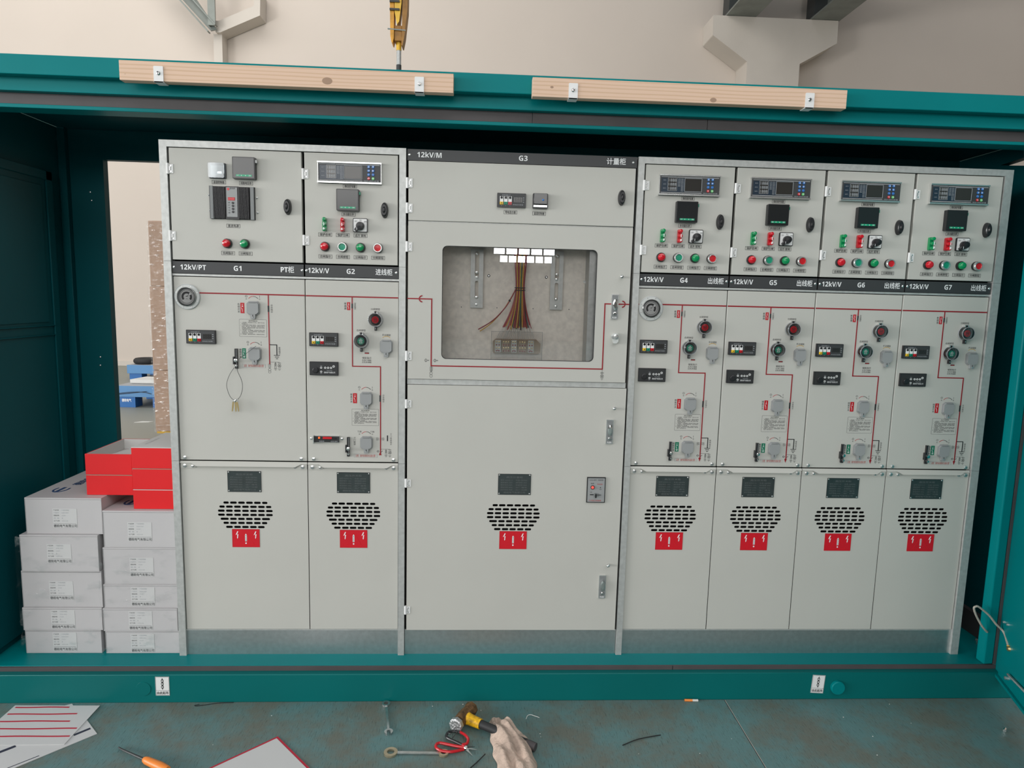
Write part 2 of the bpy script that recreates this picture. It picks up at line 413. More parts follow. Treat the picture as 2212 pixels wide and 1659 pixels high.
def empty(name, loc, label, cat, group=None, rz=0):
    o = bpy.data.objects.new(name, None); COL.objects.link(o); o.location = loc; o.rotation_euler = (0, 0, rz); o.empty_display_size = 0.05
    return tag(o, label, cat, group)


def copy_tree(o, parent=None):
    c = o.copy(); COL.objects.link(c); c.parent = parent
    for ch in list(o.children): copy_tree(ch, c)
    return c


# ------------------------------------------------------------------ instruments on the cabinet fronts (x, z in the cabinet's own frame, y = front face)
def p_label(par, x0, x1, z0, z1, y, txt, name='printed_label', frame=0.0011):
    b = MB(); b.rect(x0, x1, z0, z1, y - 0.0004, frame, 'ink')
    b.text(txt, (x0 + x1) / 2, (z0 + z1) / 2, y - 0.0005, (z1 - z0) * 0.62, 'ink', w=(x1 - x0) * 0.80, bold=0.012)
    return b.build(name, par, smooth=False)


def relay(par, x0, z0, y):
    w, h = 0.243, 0.080; b = MB()
    b.box(x0, x0 + w, y - 0.010, y, z0, z0 + h, 'silver')
    b.box(x0 - 0.001, x0 + w + 0.001, y - 0.014, y, z0, z0 + 0.006, 'silver'); b.box(x0 - 0.001, x0 + w + 0.001, y - 0.014, y, z0 + h - 0.005, z0 + h, 'silver')
    b.box(x0 + 0.002, x0 + w - 0.002, y - 0.0125, y - 0.009, z0 + 0.007, z0 + h - 0.006, 'strip')
    b.box(x0 + 0.008, x0 + 0.10, y - 0.0128, y - 0.0124, z0 + 0.013, z0 + h - 0.014, 'navy')
    f = y - 0.0130
    b.box(x0 + 0.006, x0 + 0.068, f, f + 0.0005, z0 + h - 0.0100, z0 + h - 0.0085, 'ink_grey'); b.box(x0 + 0.070, x0 + w - 0.006, f, f + 0.0005, z0 + h - 0.0105, z0 + h - 0.0095, 'ink_white')
    b.box(x0 + 0.006, x0 + 0.170, f, f + 0.0005, z0 + 0.0095, z0 + 0.0105, 'ink_white')
    b.text('保护测控装置', x0 + 0.205, z0 + 0.0105, f, 0.0042, 'ink_grey', w=0.058)
    b.rect(x0 + 0.033, x0 + 0.070, z0 + 0.017, z0 + 0.067, f - 0.0003, 0.0010, 'ink_grey')
    b.box(x0 + 0.034, x0 + 0.069, f, f + 0.0004, z0 + 0.018, z0 + 0.066, 'lcd')
    for i in range(3):
        b.text('1888', x0 + 0.052, z0 + 0.0265 + 0.0155 * i, f - 0.0004, 0.013, 'ink_grey', w=0.030)
        b.text('A(kV)', x0 + 0.020, z0 + 0.0265 + 0.0155 * i, f - 0.0004, 0.004, 'ink_grey')
    for j in range(2):
        for i in range(11):
            if j == 0 and i < 4: continue
            b.box(x0 + 0.075 + 0.012 * j, x0 + 0.0775 + 0.012 * j, f - 0.0002, f, z0 + 0.016 + i * 0.0046, z0 + 0.0183 + i * 0.0046, 'ink_grey')
            b.box(x0 + 0.079 + 0.012 * j, x0 + 0.084 + 0.012 * j, f - 0.0002, f, z0 + 0.0165 + i * 0.0046, z0 + 0.0178 + i * 0.0046, 'ink_grey')
    b.rect(x0 + 0.100, x0 + 0.170, z0 + 0.015, z0 + 0.067, f - 0.0006, 0.0014, 'ink_grey'); b.box(x0 + 0.103, x0 + 0.167, f - 0.0005, f, z0 + 0.018, z0 + 0.064, 'lcd')
    r = b.build('protection_relay', par)
    acc = MB()
    for i in range(4):
        for j in range(2):
            mt = 'blue_btn' if i < 3 else ('red_lens' if j == 0 else 'lime')
            cx, cz = x0 + 0.1955 + j * 0.0165, z0 + 0.0635 - i * 0.0145
            acc.lathe((cx, f, cz), (0, -1, 0), [(0.0056, 0), (0.0056, 0.0015), (0.0042, 0.0024), (0, 0.0026)], 12, mt)
            acc.text(('▲▼', '◄►', '+-', '取确')[i][j], cx, cz, f - 0.0028, 0.005, 'ink_white')
    o = acc.build('relay_buttons', par)
    return r


def meter(par, x0, z0, y, w=0.086, h=0.082, latch='green'):
    b = MB(); b.prism(rr(x0, x0 + w, z0, z0 + h, 0.003), y - 0.020, y, 'black')
    b.box(x0 + 0.003, x0 + w - 0.003, y - 0.0215, y - 0.019, z0 + 0.003, z0 + h - 0.003, 'black_gloss')
    b.box(x0 + 0.014, x0 + 0.073, y - 0.0222, y - 0.0212, z0 + 0.0085, z0 + 0.0155, 'green_lcd')
    for t, q in (('SET', 0.021), ('◄', 0.034), ('►', 0.050), ('回车', 0.066)): b.text(t, x0 + q, z0 + 0.012, y - 0.0224, 0.0045, 'ink_white', w=0.008 if len(t) > 1 else 0.003)
    b.box(x0 + w - 0.002, x0 + w + 0.005, y - 0.016, y - 0.006, z0 + h - 0.020, z0 + h - 0.009, latch)
    return b.build('panel_meter', par, bevel=0.0006)


def link_strip(par, x, z, y, col):
    b = MB(); b.prism(rr(x - 0.009, x + 0.007, z - 0.026, z + 0.026, 0.004), y - 0.012, y, col)
    for dz in (-0.019, 0, 0.019):
        b.lathe((x, y - 0.010, z + dz), (0, -1, 0), [(0.0075, 0), (0.0075, 0.014), (0.006, 0.017), (0, 0.018)], 12, col)
    b.prism([(x - 0.003, z - 0.022), (x + 0.003, z - 0.020), (x + 0.002, z - 0.013), (x - 0.002, z - 0.013)], y - 0.030, y - 0.026, 'ink_white')
    b.box(x - 0.0015, x + 0.0015, y - 0.0285, y - 0.027, z - 0.006, z + 0.006, 'ink_white')
    return b.build('link_plate', par)


def rotary(par, x0, z0, y, a=225):
    b = MB(); b.prism(rr(x0, x0 + 0.057, z0, z0 + 0.054, 0.005), y - 0.006, y, 'black'); b.prism(rr(x0 + 0.003, x0 + 0.054, z0 + 0.003, z0 + 0.051, 0.003), y - 0.008, y - 0.005, 'white')
    cx, cz = x0 + 0.0295, z0 + 0.024
    for t, dx, dz in (('远方', -0.017, 0.018), ('停止', 0.001, 0.022), ('就地', 0.019, 0.017)): b.text(t, cx + dx, cz + dz, y - 0.0083, 0.005, 'ink', w=0.009)
    o = b.build('rotary_switch', par)
    k = MB(); k.lathe((cx, y - 0.008, cz), (0, -1, 0), [(0.016, 0), (0.016, 0.010), (0.0125, 0.022), (0.0, 0.0235)], 20, 'black')
    t = math.radians(a); dx, dz = math.cos(t), math.sin(t)
    q = [(cx - dz * 0.007 + dx * 0.002, cz + dx * 0.007 + dz * 0.002), (cx - dz * 0.005 + dx * 0.026, cz + dx * 0.005 + dz * 0.026), (cx + dz * 0.005 + dx * 0.026, cz - dx * 0.005 + dz * 0.026), (cx + dz * 0.007 + dx * 0.002, cz - dx * 0.007 + dz * 0.002)]
    k.prism(q, y - 0.026, y - 0.009, 'black')
    k.box(cx + dx * 0.016 - 0.0008, cx + dx * 0.016 + 0.0008, y - 0.0266, y - 0.026, cz + dz * 0.016 - 0.005, cz + dz * 0.016 + 0.005, 'ink_white')
    k.build('switch_knob', par, bevel=0.0008)
    return o


def lamp(par, x, z, y, col):
    b = MB(); b.lathe((x, y, z), (0, -1, 0), [(0.0185, 0), (0.0185, 0.009), (0.0175, 0.011), (0.0150, 0.011), (0.0150, 0.018), (0.0125, 0.0225), (0.007, 0.025), (0, 0.0255)], 24, ['black', 'black', 'black', col, col, col, col])
    return b.build('indicator_lamp', par)


def button(par, x, z, y, col):
    b = MB(); b.lathe((x, y, z), (0, -1, 0), [(0.0190, 0), (0.0190, 0.008), (0.0180, 0.010), (0.0180, 0.018), (0.0165, 0.020), (0.0135, 0.020), (0.0135, 0.0165), (0, 0.0170)], 24, ['black', 'black', 'silver', 'silver', 'silver', 'silver', col])
    return b.build('push_button', par)


def swing_handle(par, x, z, y):
    b = MB(); vs = []; R = 22; prof = [(0.0145, 0), (0.0145, 0.006), (0.0125, 0.018), (0.0100, 0.022), (0.006, 0.022), (0.003, 0.0275), (0, 0.028)]
    n = R
    for r, h in prof:
        for k in range(n):
            a = 2 * math.pi * k / n; vs.append((x + r * math.cos(a), y - h, z + (r * 2.08) * math.sin(a)))
    for j in range(len(prof) - 1): b.add(vs[j * n:(j + 2) * n], [(k, (k + 1) % n, n + (k + 1) % n, n + k) for k in range(n)], 'black')
    return b.build('door_handle', par)


def hinge(par, x, z, y, h=0.034):
    b = MB(); b.box(x - 0.004, x + 0.014, y - 0.002, y + 0.001, z - h / 2, z + h / 2, 'white'); b.lathe((x - 0.006, y - 0.002, z - h / 2 - 0.003), (0, 0, 1), [(0.0055, 0), (0.0055, h + 0.006)], 10, 'white')
    for d in (-0.3, 0.3): b.cy(x + 0.006, z + d * h, 0.0028, y - 0.0035, y, 'silver', 8)
    b.box(x + 0.001, x + 0.003, y - 0.006, y, z - 0.007, z + 0.007, 'silver')
    return b.build('hinge', par)


def bolt(par, x, z, y, r=0.0075, name='bolt'):
    b = MB(); b.lathe((x, y, z), (0, -1, 0), [(r, 0), (r, 0.0015), (r * 0.75, 0.002), (r * 0.75, 0.0055), (r * 0.3, 0.0062), (0, 0.0062)], 12, 'silver')
    b.box(x - r * 0.6, x + r * 0.6, y - 0.0068, y - 0.006, z - 0.0007, z + 0.0007, 'ink')
    return b.build(name, par)


def gauge(par, x, z, y):
    b = MB(); b.lathe((x, y, z), (0, -1, 0), [(0.036, 0), (0.036, 0.004), (0.0345, 0.012), (0.0315, 0.012), (0.031, 0.005), (0.0, 0.005)], 36, ['silver', 'silver', 'black', 'silver', 'grey_plastic'])
    b.cy(x, z, 0.0285, y - 0.0056, y - 0.004, 'label_paper', 30)
    b.arc(x, z, 0.0255, 0.0012, 0, 2 * math.pi, y - 0.0064, y - 0.0056, 'ink', 28); b.arc(x, z, 0.0165, 0.0075, math.radians(-40), math.radians(220), y - 0.0066, y - 0.0056, 'ink', 20)
    b.arc(x, z, 0.0165, 0.0060, math.radians(28), math.radians(52), y - 0.0068, y - 0.0066, 'ink_white', 4)
    b.text('SF6', x, z + 0.002, y - 0.0062, 0.004, 'ink', w=0.009); b.text('MPa', x, z - 0.008, y - 0.0062, 0.003, 'ink', w=0.007)
    b.prism([(x - 0.001, z), (x + 0.001, z), (x + 0.011, z + 0.013)], y - 0.0075, y - 0.007, 'ink')
    o = b.build('gas_pressure_gauge', par)
    c = MB(); c.lathe((x, y, z), (0, -1, 0), [(0.050, 0.001), (0.050, 0.003), (0.047, 0.0045), (0.0365, 0.0045), (0.0365, 0.001)], 36, 'frosted')
    c.arc(x, z, 0.0485, 0.0008, 0, 6.2832, y - 0.0050, y - 0.004, 'ink_grey', 36)
    c.lathe((x, y, z), (0, -1, 0), [(0.0365, 0.004), (0.0365, 0.014), (0.034, 0.0165), (0, 0.0168)], 36, 'glass')
    for k in range(8):
        t = math.radians(22.5 + 45 * k); c.cy(x + 0.0435 * math.cos(t), z + 0.0435 * math.sin(t), 0.0022, y - 0.0055, y - 0.004, 'silver', 8)
    c.build('gauge_cover', par)
    return o


def dxn(par, x0, z0, y):
    w, h = 0.113, 0.054; b = MB(); b.prism(rr(x0, x0 + w, z0, z0 + h, 0.002), y - 0.010, y, 'black')
    b.box(x0 + 0.003, x0 + w - 0.003, y - 0.0106, y - 0.009, z0 + 0.003, z0 + h - 0.003, 'strip'); f = y - 0.0108
    b.text('DXN8D-T', x0 + 0.036, z0 + 0.046, f, 0.0045, 'ink_grey', w=0.032)
    for i, c in enumerate(('yellow', 'green', 'red')):
        cx = x0 + 0.0175 + i * 0.0165
        b.box(cx - 0.0068, cx + 0.0068, f - 0.001, f, z0 + 0.0205, z0 + 0.041, 'white'); b.box(cx - 0.0068, cx + 0.0068, f - 0.001, f, z0 + 0.0095, z0 + 0.0205, c)
        b.lathe((cx, f, z0 + 0.036), (0, -1, 0), [(0.0048, 0), (0.0048, 0.003), (0.002, 0.003), (0.002, 0.001), (0, 0.001)], 10, 'black')
        b.lathe((cx, f, z0 + 0.0150), (0, -1, 0), [(0.0050, 0), (0.0045, 0.0045), (0.0022, 0.0045), (0.0022, 0.0012), (0, 0.0012)], 10, [c, c, 'black', 'black'])
        b.text('ABC'[i], cx, z0 + 0.006, f, 0.004, 'ink_grey')
    b.box(x0 + 0.066, x0 + 0.098, f - 0.0003, f, z0 + 0.020, z0 + 0.038, 'lcd'); b.text('888', x0 + 0.082, z0 + 0.029, f - 0.0005, 0.018, 'black', w=0.027)
    for i in range(3): b.box(x0 + 0.101, x0 + 0.106, f - 0.0002, f, z0 + 0.020 + i * 0.008, z0 + 0.022 + i * 0.008, 'ink_grey')
    b.text('带电显示装置', x0 + 0.082, z0 + 0.010, f, 0.0035, 'ink_grey', w=0.04)
    return b.build('live_line_indicator', par)


def fault_ind(par, x0, z0, y):
    w, h = 0.113, 0.055; b = MB(); b.prism(rr(x0, x0 + w, z0, z0 + h, 0.0015), y - 0.009, y, 'black'); f = y - 0.0094
    b.box(x0 + 0.003, x0 + w - 0.003, f, y - 0.008, z0 + 0.003, z0 + h - 0.003, 'black_matte')
    b.lathe((x0 + 0.024, f, z0 + 0.021), (0, -1, 0), [(0.0115, 0), (0.0115, 0.005), (0.009, 0.006), (0, 0.006)], 20, 'black')
    for dx, dz, r in ((0.046, 0.031, .0042), (0.046, 0.015, .0042), (0.062, 0.031, .0042), (0.0735, 0.031, .0042), (0.085, 0.031, .0042), (0.0955, 0.037, .0046)):
        b.lathe((x0 + dx, f, z0 + dz), (0, -1, 0), [(r, 0), (r, 0.001), (r * 0.62, 0.001), (r * 0.62, 0.0004), (0, 0.0004)], 12, ['white', 'white', 'grey_mid', 'grey_mid'])
    b.text('Type:DQ1', x0 + 0.078, z0 + 0.0205, f - 0.0003, 0.004, 'ink_grey', w=0.022); b.text('德皖电气有限公司', x0 + 0.079, z0 + 0.012, f - 0.0003, 0.0058, 'ink_white', w=0.044)
    b.text('试验', x0 + 0.046, z0 + 0.0385, f - 0.0003, 0.003, 'ink_grey', w=0.008); b.text('复位', x0 + 0.046, z0 + 0.0075, f - 0.0003, 0.003, 'ink_grey', w=0.008)
    return b.build('fault_indicator', par)


def op_cover(par, x, z, y, w=0.050, h=0.054):
    """grey flap over an operating shaft, with its padlock tab"""
    b = MB(); z1 = z + h / 2; z0 = z - h / 2; c = 0.009
    p = [(x - w / 2 + c, z1), (x + w / 2 - c, z1), (x + w / 2, z1 - c), (x + w / 2, z0 + c), (x + w / 2 - c, z0), (x - w / 2 + c, z0), (x - w / 2, z0 + c), (x - w / 2, z1 - c)]
    b.prism(p, y - 0.006, y, 'grey_plastic'); q = [(x + (a - x) * 0.88, z + (d - z) * 0.88) for a, d in p]
    b.prism(q, y - 0.013, y - 0.005, 'grey_plastic')
    b.prism([(x - 0.010, z0 + 0.004), (x + 0.010, z0 + 0.004), (x + 0.009, z0 - 0.013), (x + 0.006, z0 - 0.016), (x - 0.006, z0 - 0.016), (x - 0.009, z0 - 0.013)], y - 0.012, y, 'grey_plastic')
    b.box(x - w / 2 + c + 0.002, x + w / 2 - c - 0.002, y - 0.0145, y - 0.013, z1 - 0.007, z1 - 0.004, 'grey_mid')
    b.box(x - 0.0012, x + 0.0012, y - 0.0135, y - 0.012, z0 - 0.011, z0 + 0.001, 'black'); b.cy(x, z0 - 0.009, 0.0028, y - 0.0140, y - 0.012, 'silver', 8)
    return b.build('shaft_cover', par, bevel=0.0008)


def guard_button(par, x, z, y, col, ch, title):
    b = MB(); b.lathe((x, y, z), (0, -1, 0), [(0.0205, 0), (0.0205, 0.010), (0.0165, 0.014), (0.0140, 0.014), (0.0138, 0.0175), (0, 0.0180)], 24, ['black', 'black', 'black', 'black', col])
    b.text(ch, x, z, y - 0.0184, 0.017, 'ink_white' if col == 'green' else 'ink', w=0.016, bold=0.01)
    o = b.build('mechanical_button', par)
    g = MB(); g.lathe((x, y, z), (0, -1, 0), [(0.0275, 0), (0.0285, 0.004), (0.0275, 0.024), (0.0245, 0.026), (0.0, 0.026)], 24, 'glass')
    g.arc(x, z, 0.0282, 0.0018, 0, 2 * math.pi, y - 0.0060, y - 0.002, 'ink_grey', 24); g.arc(x, z, 0.0262, 0.0012, 0, 2 * math.pi, y - 0.0262, y - 0.0235, 'ink_grey', 24)
    for d in (-0.006, 0, 0.006): g.box(x + d - 0.002, x + d + 0.002, y - 0.012, y, z + 0.024, z + 0.034, 'silver' if d else 'black')
    g.box(x - 0.004, x + 0.004, y - 0.012, y, z - 0.043, z - 0.026, 'black'); g.box(x - 0.001, x + 0.001, y - 0.013, y - 0.012, z - 0.039, z - 0.031, 'silver')
    g.build('button_guard', par)
    t = MB(); t.text(title, x - 0.002, z + 0.0415, y - 0.0004, 0.0075, 'ink', w=0.036); t.build('printed_label', par, smooth=False)
    return o


def tag_symbol(par, x0, x1, z0, z1, y, col, side, earth=False):
    b = MB(); b.box(x0, x1, y - 0.0008, y, z0, z1, col); f = y - 0.0012; x = (x0 + x1) / 2; h = z1 - z0; w = (x1 - x0)
    b.box(x - 0.0006, x + 0.0006, f, f + 0.0004, z1 - h * 0.35, z1 - h * 0.1, 'ink_white'); b.box(x - w * 0.18, x + w * 0.18, f, f + 0.0004, z1 - h * 0.38, z1 - h * 0.34, 'ink_white')
    b.prism([(x - w * 0.26, z1 - h * 0.47), (x - w * 0.26 + 0.0013, z1 - h * 0.45), (x + 0.0009, z0 + h * 0.30), (x - 0.0004, z0 + h * 0.28)], f, f + 0.0004, 'ink_white')
    b.box(x - 0.0006, x + 0.0006, f, f + 0.0004, z0 + h * 0.12, z0 + h * 0.31, 'ink_white')
    if earth:
        for i in range(3): b.box(x - w * (0.3 - 0.09 * i), x + w * (0.3 - 0.09 * i), f, f + 0.0004, z0 + h * (0.19 - 0.05 * i), z0 + h * (0.215 - 0.05 * i), 'ink_white')
    b.vtext(side, x0 - 0.0068, z1 - 0.001, z0 + 0.001, f + 0.0006, 0.0075, 'ink')
    return b.build('switch_symbol_tag', par, smooth=False)


def knob_arc(par, x, z, y, left='O', right='I', split=True, c1='ink_red', r=0.021):
    b = MB(); f = y - 0.0004
    b.arc(x, z - r, r + 0.002, 0.0018, math.radians(38 if split else 48), math.radians(90), f, f + 0.0004, 'ink' if split else 'ochre', 8)
    b.arc(x, z - r, r + 0.002, 0.0018, math.radians(90), math.radians(142 if split else 132), f, f + 0.0004, c1, 8)
    if left:
        b.text(left, x - 0.0275, z + 0.002, f, 0.0095 if len(left) == 1 else 0.007, 'ink', w=None if len(left) == 1 else 0.016); b.text(right, x + 0.0245, z + 0.002, f, 0.0095 if len(right) == 1 else 0.007, 'ink', w=None if len(right) == 1 else 0.016)
        for d in (-0.0275, 0.0245): b.arc(x + d, z - 0.0085, 0.0020, 0.0008, 0, 2 * math.pi, f, f + 0.0004, 'ink', 8)
    return b.build('printed_arc', par, smooth=False)


NOTE = ['一、送电操作：先检查柜门已关好，接地刀已分闸，', '再合隔离开关。', '二、合闸时将操作手柄插入操作孔，顺时针方向旋转', '到位后，拔出手柄，再合断路器，并确认指示牌位于', '合闸位置，观察带电显示装置，确认三相均已带电。', '然后锁好操作孔挡板。', '三、停电操作：先分断路器，再将操作手柄插入隔离', '开关操作孔，逆时针方向旋转到位，确认分闸指示，', '拔出操作手柄，关好挡板。', '四、接地操作：确认线路无电后，合接地开关并挂上', '警示牌，方可打开下门，严禁带电合接地，检修完毕', '关好下门再分接地开关。']


def notice(par, x0, x1, z0, z1, y, rows=12):
    b = MB(); f = y - 0.0004; b.prism(rr(x0, x1, z0, z1, 0.003), f + 0.0001, f + 0.0004, 'ink'); b.prism(rr(x0 + 0.0008, x1 - 0.0008, z0 + 0.0008, z1 - 0.0008, 0.0025), f, f + 0.0003, 'paint')
    b.text('操作说明', (x0 + x1) / 2, z1 - 0.0065, f - 0.0002, 0.0042, 'ink', w=0.034)
    for i in range(rows):
        t = NOTE[i]; w = (x1 - x0 - 0.008) * min(1, len(t) / 24); b.text(t, x0 + (0.004 if t[1] == '、' else 0.010), z1 - 0.013 - i * (z1 - z0 - 0.018) / rows, f - 0.0002, 0.0036, 'ink', w=w - (0 if t[1] == '、' else 0.006), align='l', res=1)
    return b.build('instruction_notice', par, smooth=False)


def warn_label(par, x0, x1, z0, z1, y):
    b = MB(); f = y - 0.0006; b.box(x0, x1, f, y, z0, z1, 'paint'); b.rect(x0, x1, z0, z1, f - 0.0003, 0.0008, 'ink_grey')
    b.text('注意：操作前请核对设备位置！', (x0 + x1) / 2, (z0 + z1) / 2, f - 0.0004, (z1 - z0) * 0.62, 'ink_red', w=(x1 - x0) * 0.88)
    return b.build('warning_label', par, smooth=False)


def line(b, pts, y, t, mt='red_line'):
    for (xa, za), (xb, zb) in zip(pts, pts[1:]):
        if abs(xa - xb) > abs(za - zb): b.box(min(xa, xb) - t / 2, max(xa, xb) + t / 2, y - 0.0008, y, za - t / 2, za + t / 2, mt)
        else: b.box(xa - t / 2, xa + t / 2, y - 0.0010, y - 0.0001, min(za, zb) - t / 2, max(za, zb) + t / 2, mt)


def sym_cap(b, x, z, y):
    """surge arrester and lamp symbols"""
    f = y - 0.0004
    b.rect(x - 0.0035, x + 0.0035, z - 0.010, z + 0.010, f, 0.0009, 'ink'); b.box(x - 0.0008, x + 0.0008, f - .0002, f, z - 0.002, z + 0.014, 'ink')
    b.arc(x + 0.0155, z, 0.0062, 0.001, 0, 2 * math.pi, f, f + 0.0004, 'ink', 16)
    for s in (-1, 1): b.prism([(x + 0.0155 - 0.005, z - s * 0.0045), (x + 0.0155 - 0.004, z - s * 0.0055), (x + 0.0155 + 0.005, z + s * 0.0045), (x + 0.0155 + 0.004, z + s * 0.0055)], f, f + 0.0004, 'ink')
    for k in range(2): b.box(x + 0.0155 - 0.006, x + 0.0155 + 0.006, f, f + 0.0004, z + 0.0085 + k * 0.0035, z + 0.0095 + k * 0.0035, 'ink')
    b.box(x - 0.0225, x + 0.0165, f, f + 0.0004, z + 0.0140, z + 0.0150, 'ink')
    for cx in (x, x + 0.0155):
        for k in range(3): b.box(cx - 0.006 + 0.002 * k, cx + 0.006 - 0.002 * k, f, f + 0.0004, z - 0.0125 - k * 0.003, z - 0.0115 - k * 0.003, 'ink')


def sym_earth(b, xa, xb, z1, z0, y):
    f = y - 0.0006; b.box(xa, xb + 0.0015, f, y, z1 - 0.0016, z1 + 0.0016, 'ink'); b.box(xb - 0.0018, xb + 0.0018, f, y, z0, z1, 'ink')
    for k in range(3): b.box(xb - 0.012 + 0.0038 * k, xb + 0.012 - 0.0038 * k, f, y, z0 - 0.0012 - 0.0068 * k, z0 + 0.0012 - 0.0068 * k, 'ink')


def sym_ct(b, x, z, y):
    f = y - 0.0004
    for s in (-1, 1):
        for d in (-0.003, 0.003): b.arc(x + s * 0.0125, z + d, 0.0030, 0.0009, 0, 2 * math.pi, f, f + 0.0004, 'ink', 10)
        for d in (-0.003, 0.003): b.box(min(x + s * 0.0035, x + s * 0.0095), max(x + s * 0.0035, x + s * 0.0095), f, f + 0.0004, z + d - 0.0006, z + d + 0.0006, 'ink')


def padlock_bar(par, x, z0, z1, y, chrome=True):
    b = MB(); b.box(x - 0.005, x + 0.005, y - 0.010, y, z0, z1, 'black'); b.box(x + 0.001, x + 0.003, y - 0.0108, y - 0.010, z0 + 0.004, z1 - 0.002, 'grey_mid')
    zm = z0 + (z1 - z0) * 0.42
    b.box(x - 0.011, x - 0.005, y - 0.014, y, zm - 0.016, zm + 0.014, 'black')
    b.lathe((x + 0.001, y - 0.010, zm), (0, -1, 0), [(0.007, 0), (0.007, 0.009), (0.003, 0.010), (0, 0.010)], 12, 'chrome'); b.lathe((x + 0.002, y - 0.010, z0 + 0.012), (0, -1, 0), [(0.004, 0), (0.004, 0.008), (0, 0.0085)], 10, 'chrome')
    return b.build('interlock_padlock', par)


VENT = [[(175, 97), (304, 120), (446, 120), (587, 120), (728, 120), (858, 97)], [(102, 97), (231, 120), (373, 120), (515, 120), (656, 120), (797, 120), (925, 97)],
        [(87, 120), (229, 120), (371, 120), (513, 120), (655, 120), (795, 120), (936, 120)], [(87, 120), (229, 120), (371, 120), (513, 120), (655, 120), (795, 120), (936, 120)],
        [(142, 145), (296, 120), (437, 120), (578, 120), (720, 120), (873, 145)], [(166, 97), (295, 120), (436, 120), (577, 120), (718, 120), (847, 97)], [(222, 120), (365, 120), (505, 120), (646, 120), (787, 120)]]


def vent_holes(cx, ztop):
    k = 0.000228; return [stad(cx + (a - 511) * k, ztop - i * 0.0172, w * k, 0.0098) for i, row in enumerate(VENT) for a, w in row]


def danger_sign(par, x0, x1, z0, z1, y):
    b = MB(); f = y - 0.0010; b.box(x0, x1, f, y, z0, z1, 'sign_red'); b.rect(x0, x1, z0, z1, f - 0.0003, 0.0010, 'red_tag'); g = f - 0.0005; w = x1 - x0; h = z1 - z0; cx = (x0 + x1) / 2
    for sx in (x0 + w * 0.18, x0 + w * 0.84):
        q = [(0.006, 0.017), (0.010, 0.017), (0.0055, 0.005), (0.011, 0.006), (0.006, -0.006), (0.009, -0.005), (0.004, -0.015), (0.002, -0.004), (0.0045, -0.005), (0.0045, 0.0015), (-0.0005, 0.001)]
        b.prism([(sx - 0.005 + a, z0 + h * 0.66 + c) for a, c in q][:3] + [(sx - 0.006, z0 + h * 0.66 + 0.001)], g, f, 'ink_white')
        b.prism([(sx + 0.0005, z0 + h * 0.66 + 0.003), (sx + 0.0055, z0 + h * 0.66 + 0.005), (sx + 0.003, z0 + h * 0.66 - 0.008), (sx + 0.0005, z0 + h * 0.66 - 0.008)], g, f, 'ink_white')
        b.prism([(sx - 0.001, z0 + h * 0.66 - 0.008), (sx + 0.0045, z0 + h * 0.66 - 0.007), (sx + 0.001, z0 + h * 0.66 - 0.015)], g, f, 'ink_white')
    A, B_, C_ = (cx, z0 + h * 0.88), (x0 + w * 0.22, z0 + h * 0.12), (x0 + w * 0.80, z0 + h * 0.12)
    for p, q in ((A, B_), (B_, C_), (C_, A)):
        d = Vector((q[0] - p[0], q[1] - p[1])); n = Vector((-d.y, d.x)).normalized() * 0.0004
        b.prism([(p[0] + n.x, p[1] + n.y), (q[0] + n.x, q[1] + n.y), (q[0] - n.x, q[1] - n.y), (p[0] - n.x, p[1] - n.y)], g, f, 'box_red')
    b.prism([(cx - 0.0037, z0 + h * 0.32), (cx + 0.0037, z0 + h * 0.32), (cx + 0.0037, z0 + h * 0.68), (cx, z0 + h * 0.76), (cx - 0.0037, z0 + h * 0.68)], g, f, 'ink_white'); b.cy(cx, z0 + h * 0.22, 0.0032, g, f, 'ink_white', 12)
    b.vtext('高压危险', cx, z0 + h * 0.70, z0 + h * 0.31, g - 0.0002, 0.0055, 'ink')
    return b.build('high_voltage_sign', par, smooth=False)


def rating_plate(par, x0, x1, z0, z1, y, title):
    b = MB(); b.box(x0, x1, y - 0.0015, y, z0, z1, 'plate_dark'); f = y - 0.0018; w = x1 - x0; h = z1 - z0
    b.rect(x0, x1, z0, z1, f, 0.0012, 'black')
    b.text(title, (x0 + x1) / 2, z1 - h * 0.16, f, 0.007, 'plate_ink', w=w * 0.5)
    for i, t in enumerate(('型号 XGN15-12', '额定电压 12kV', '额定电流 630A', '额定频率 50Hz', '防护等级 IP4X')):
        b.text(t, x0 + w * 0.08, z1 - h * (0.30 + 0.115 * i), f, 0.0052, 'plate_ink', w=w * 0.36, align='l')
        b.text(('标准 GB3906', '短时耐受 20kA', '峰值耐受 50kA', '出厂编号', '出厂日期')[i], x0 + w * 0.54, z1 - h * (0.30 + 0.115 * i), f, 0.0052, 'plate_ink', w=w * 0.34, align='l')
    b.text('德皖电气有限公司', (x0 + x1) / 2, z0 + h * 0.11, f, 0.006, 'plate_ink', w=w * 0.66)
    for a in (x0 + 0.005, x1 - 0.005):
        for c in (z0 + 0.005, z1 - 0.005): b.lathe((a, y - 0.0015, c), (0, -1, 0), [(0.0035, 0), (0.0025, 0.002), (0, 0.0025)], 10, 'silver')
    return b.build('rating_plate', par)


YD, YM, ZF, ZT = -0.012, -0.004, 0.14, 2.224


def nameplate(par, x0, x1, z0, z1, texts, y=-0.008, screws=()):
    b = MB(); b.box(x0, x1, y, y + 0.008, z0, z1, 'strip'); f = y - 0.0005
    for t, xa, xb in texts: b.text(sans(t), (xa + xb) / 2, (z0 + z1) / 2 + 0.001, f, 0.0215, 'ink_white', w=xb - xa, bold=0 if t[:2] != 'PT' and t[0] in '1G' else 0.014, res=3)
    for s in screws: b.lathe((s, y, (z0 + z1) / 2), (0, -1, 0), [(0.0048, 0), (0.0048, 0.001), (0.0022, 0.0022), (0, 0.0022)], 12, 'silver')
    return b.build('nameplate', par, smooth=False)


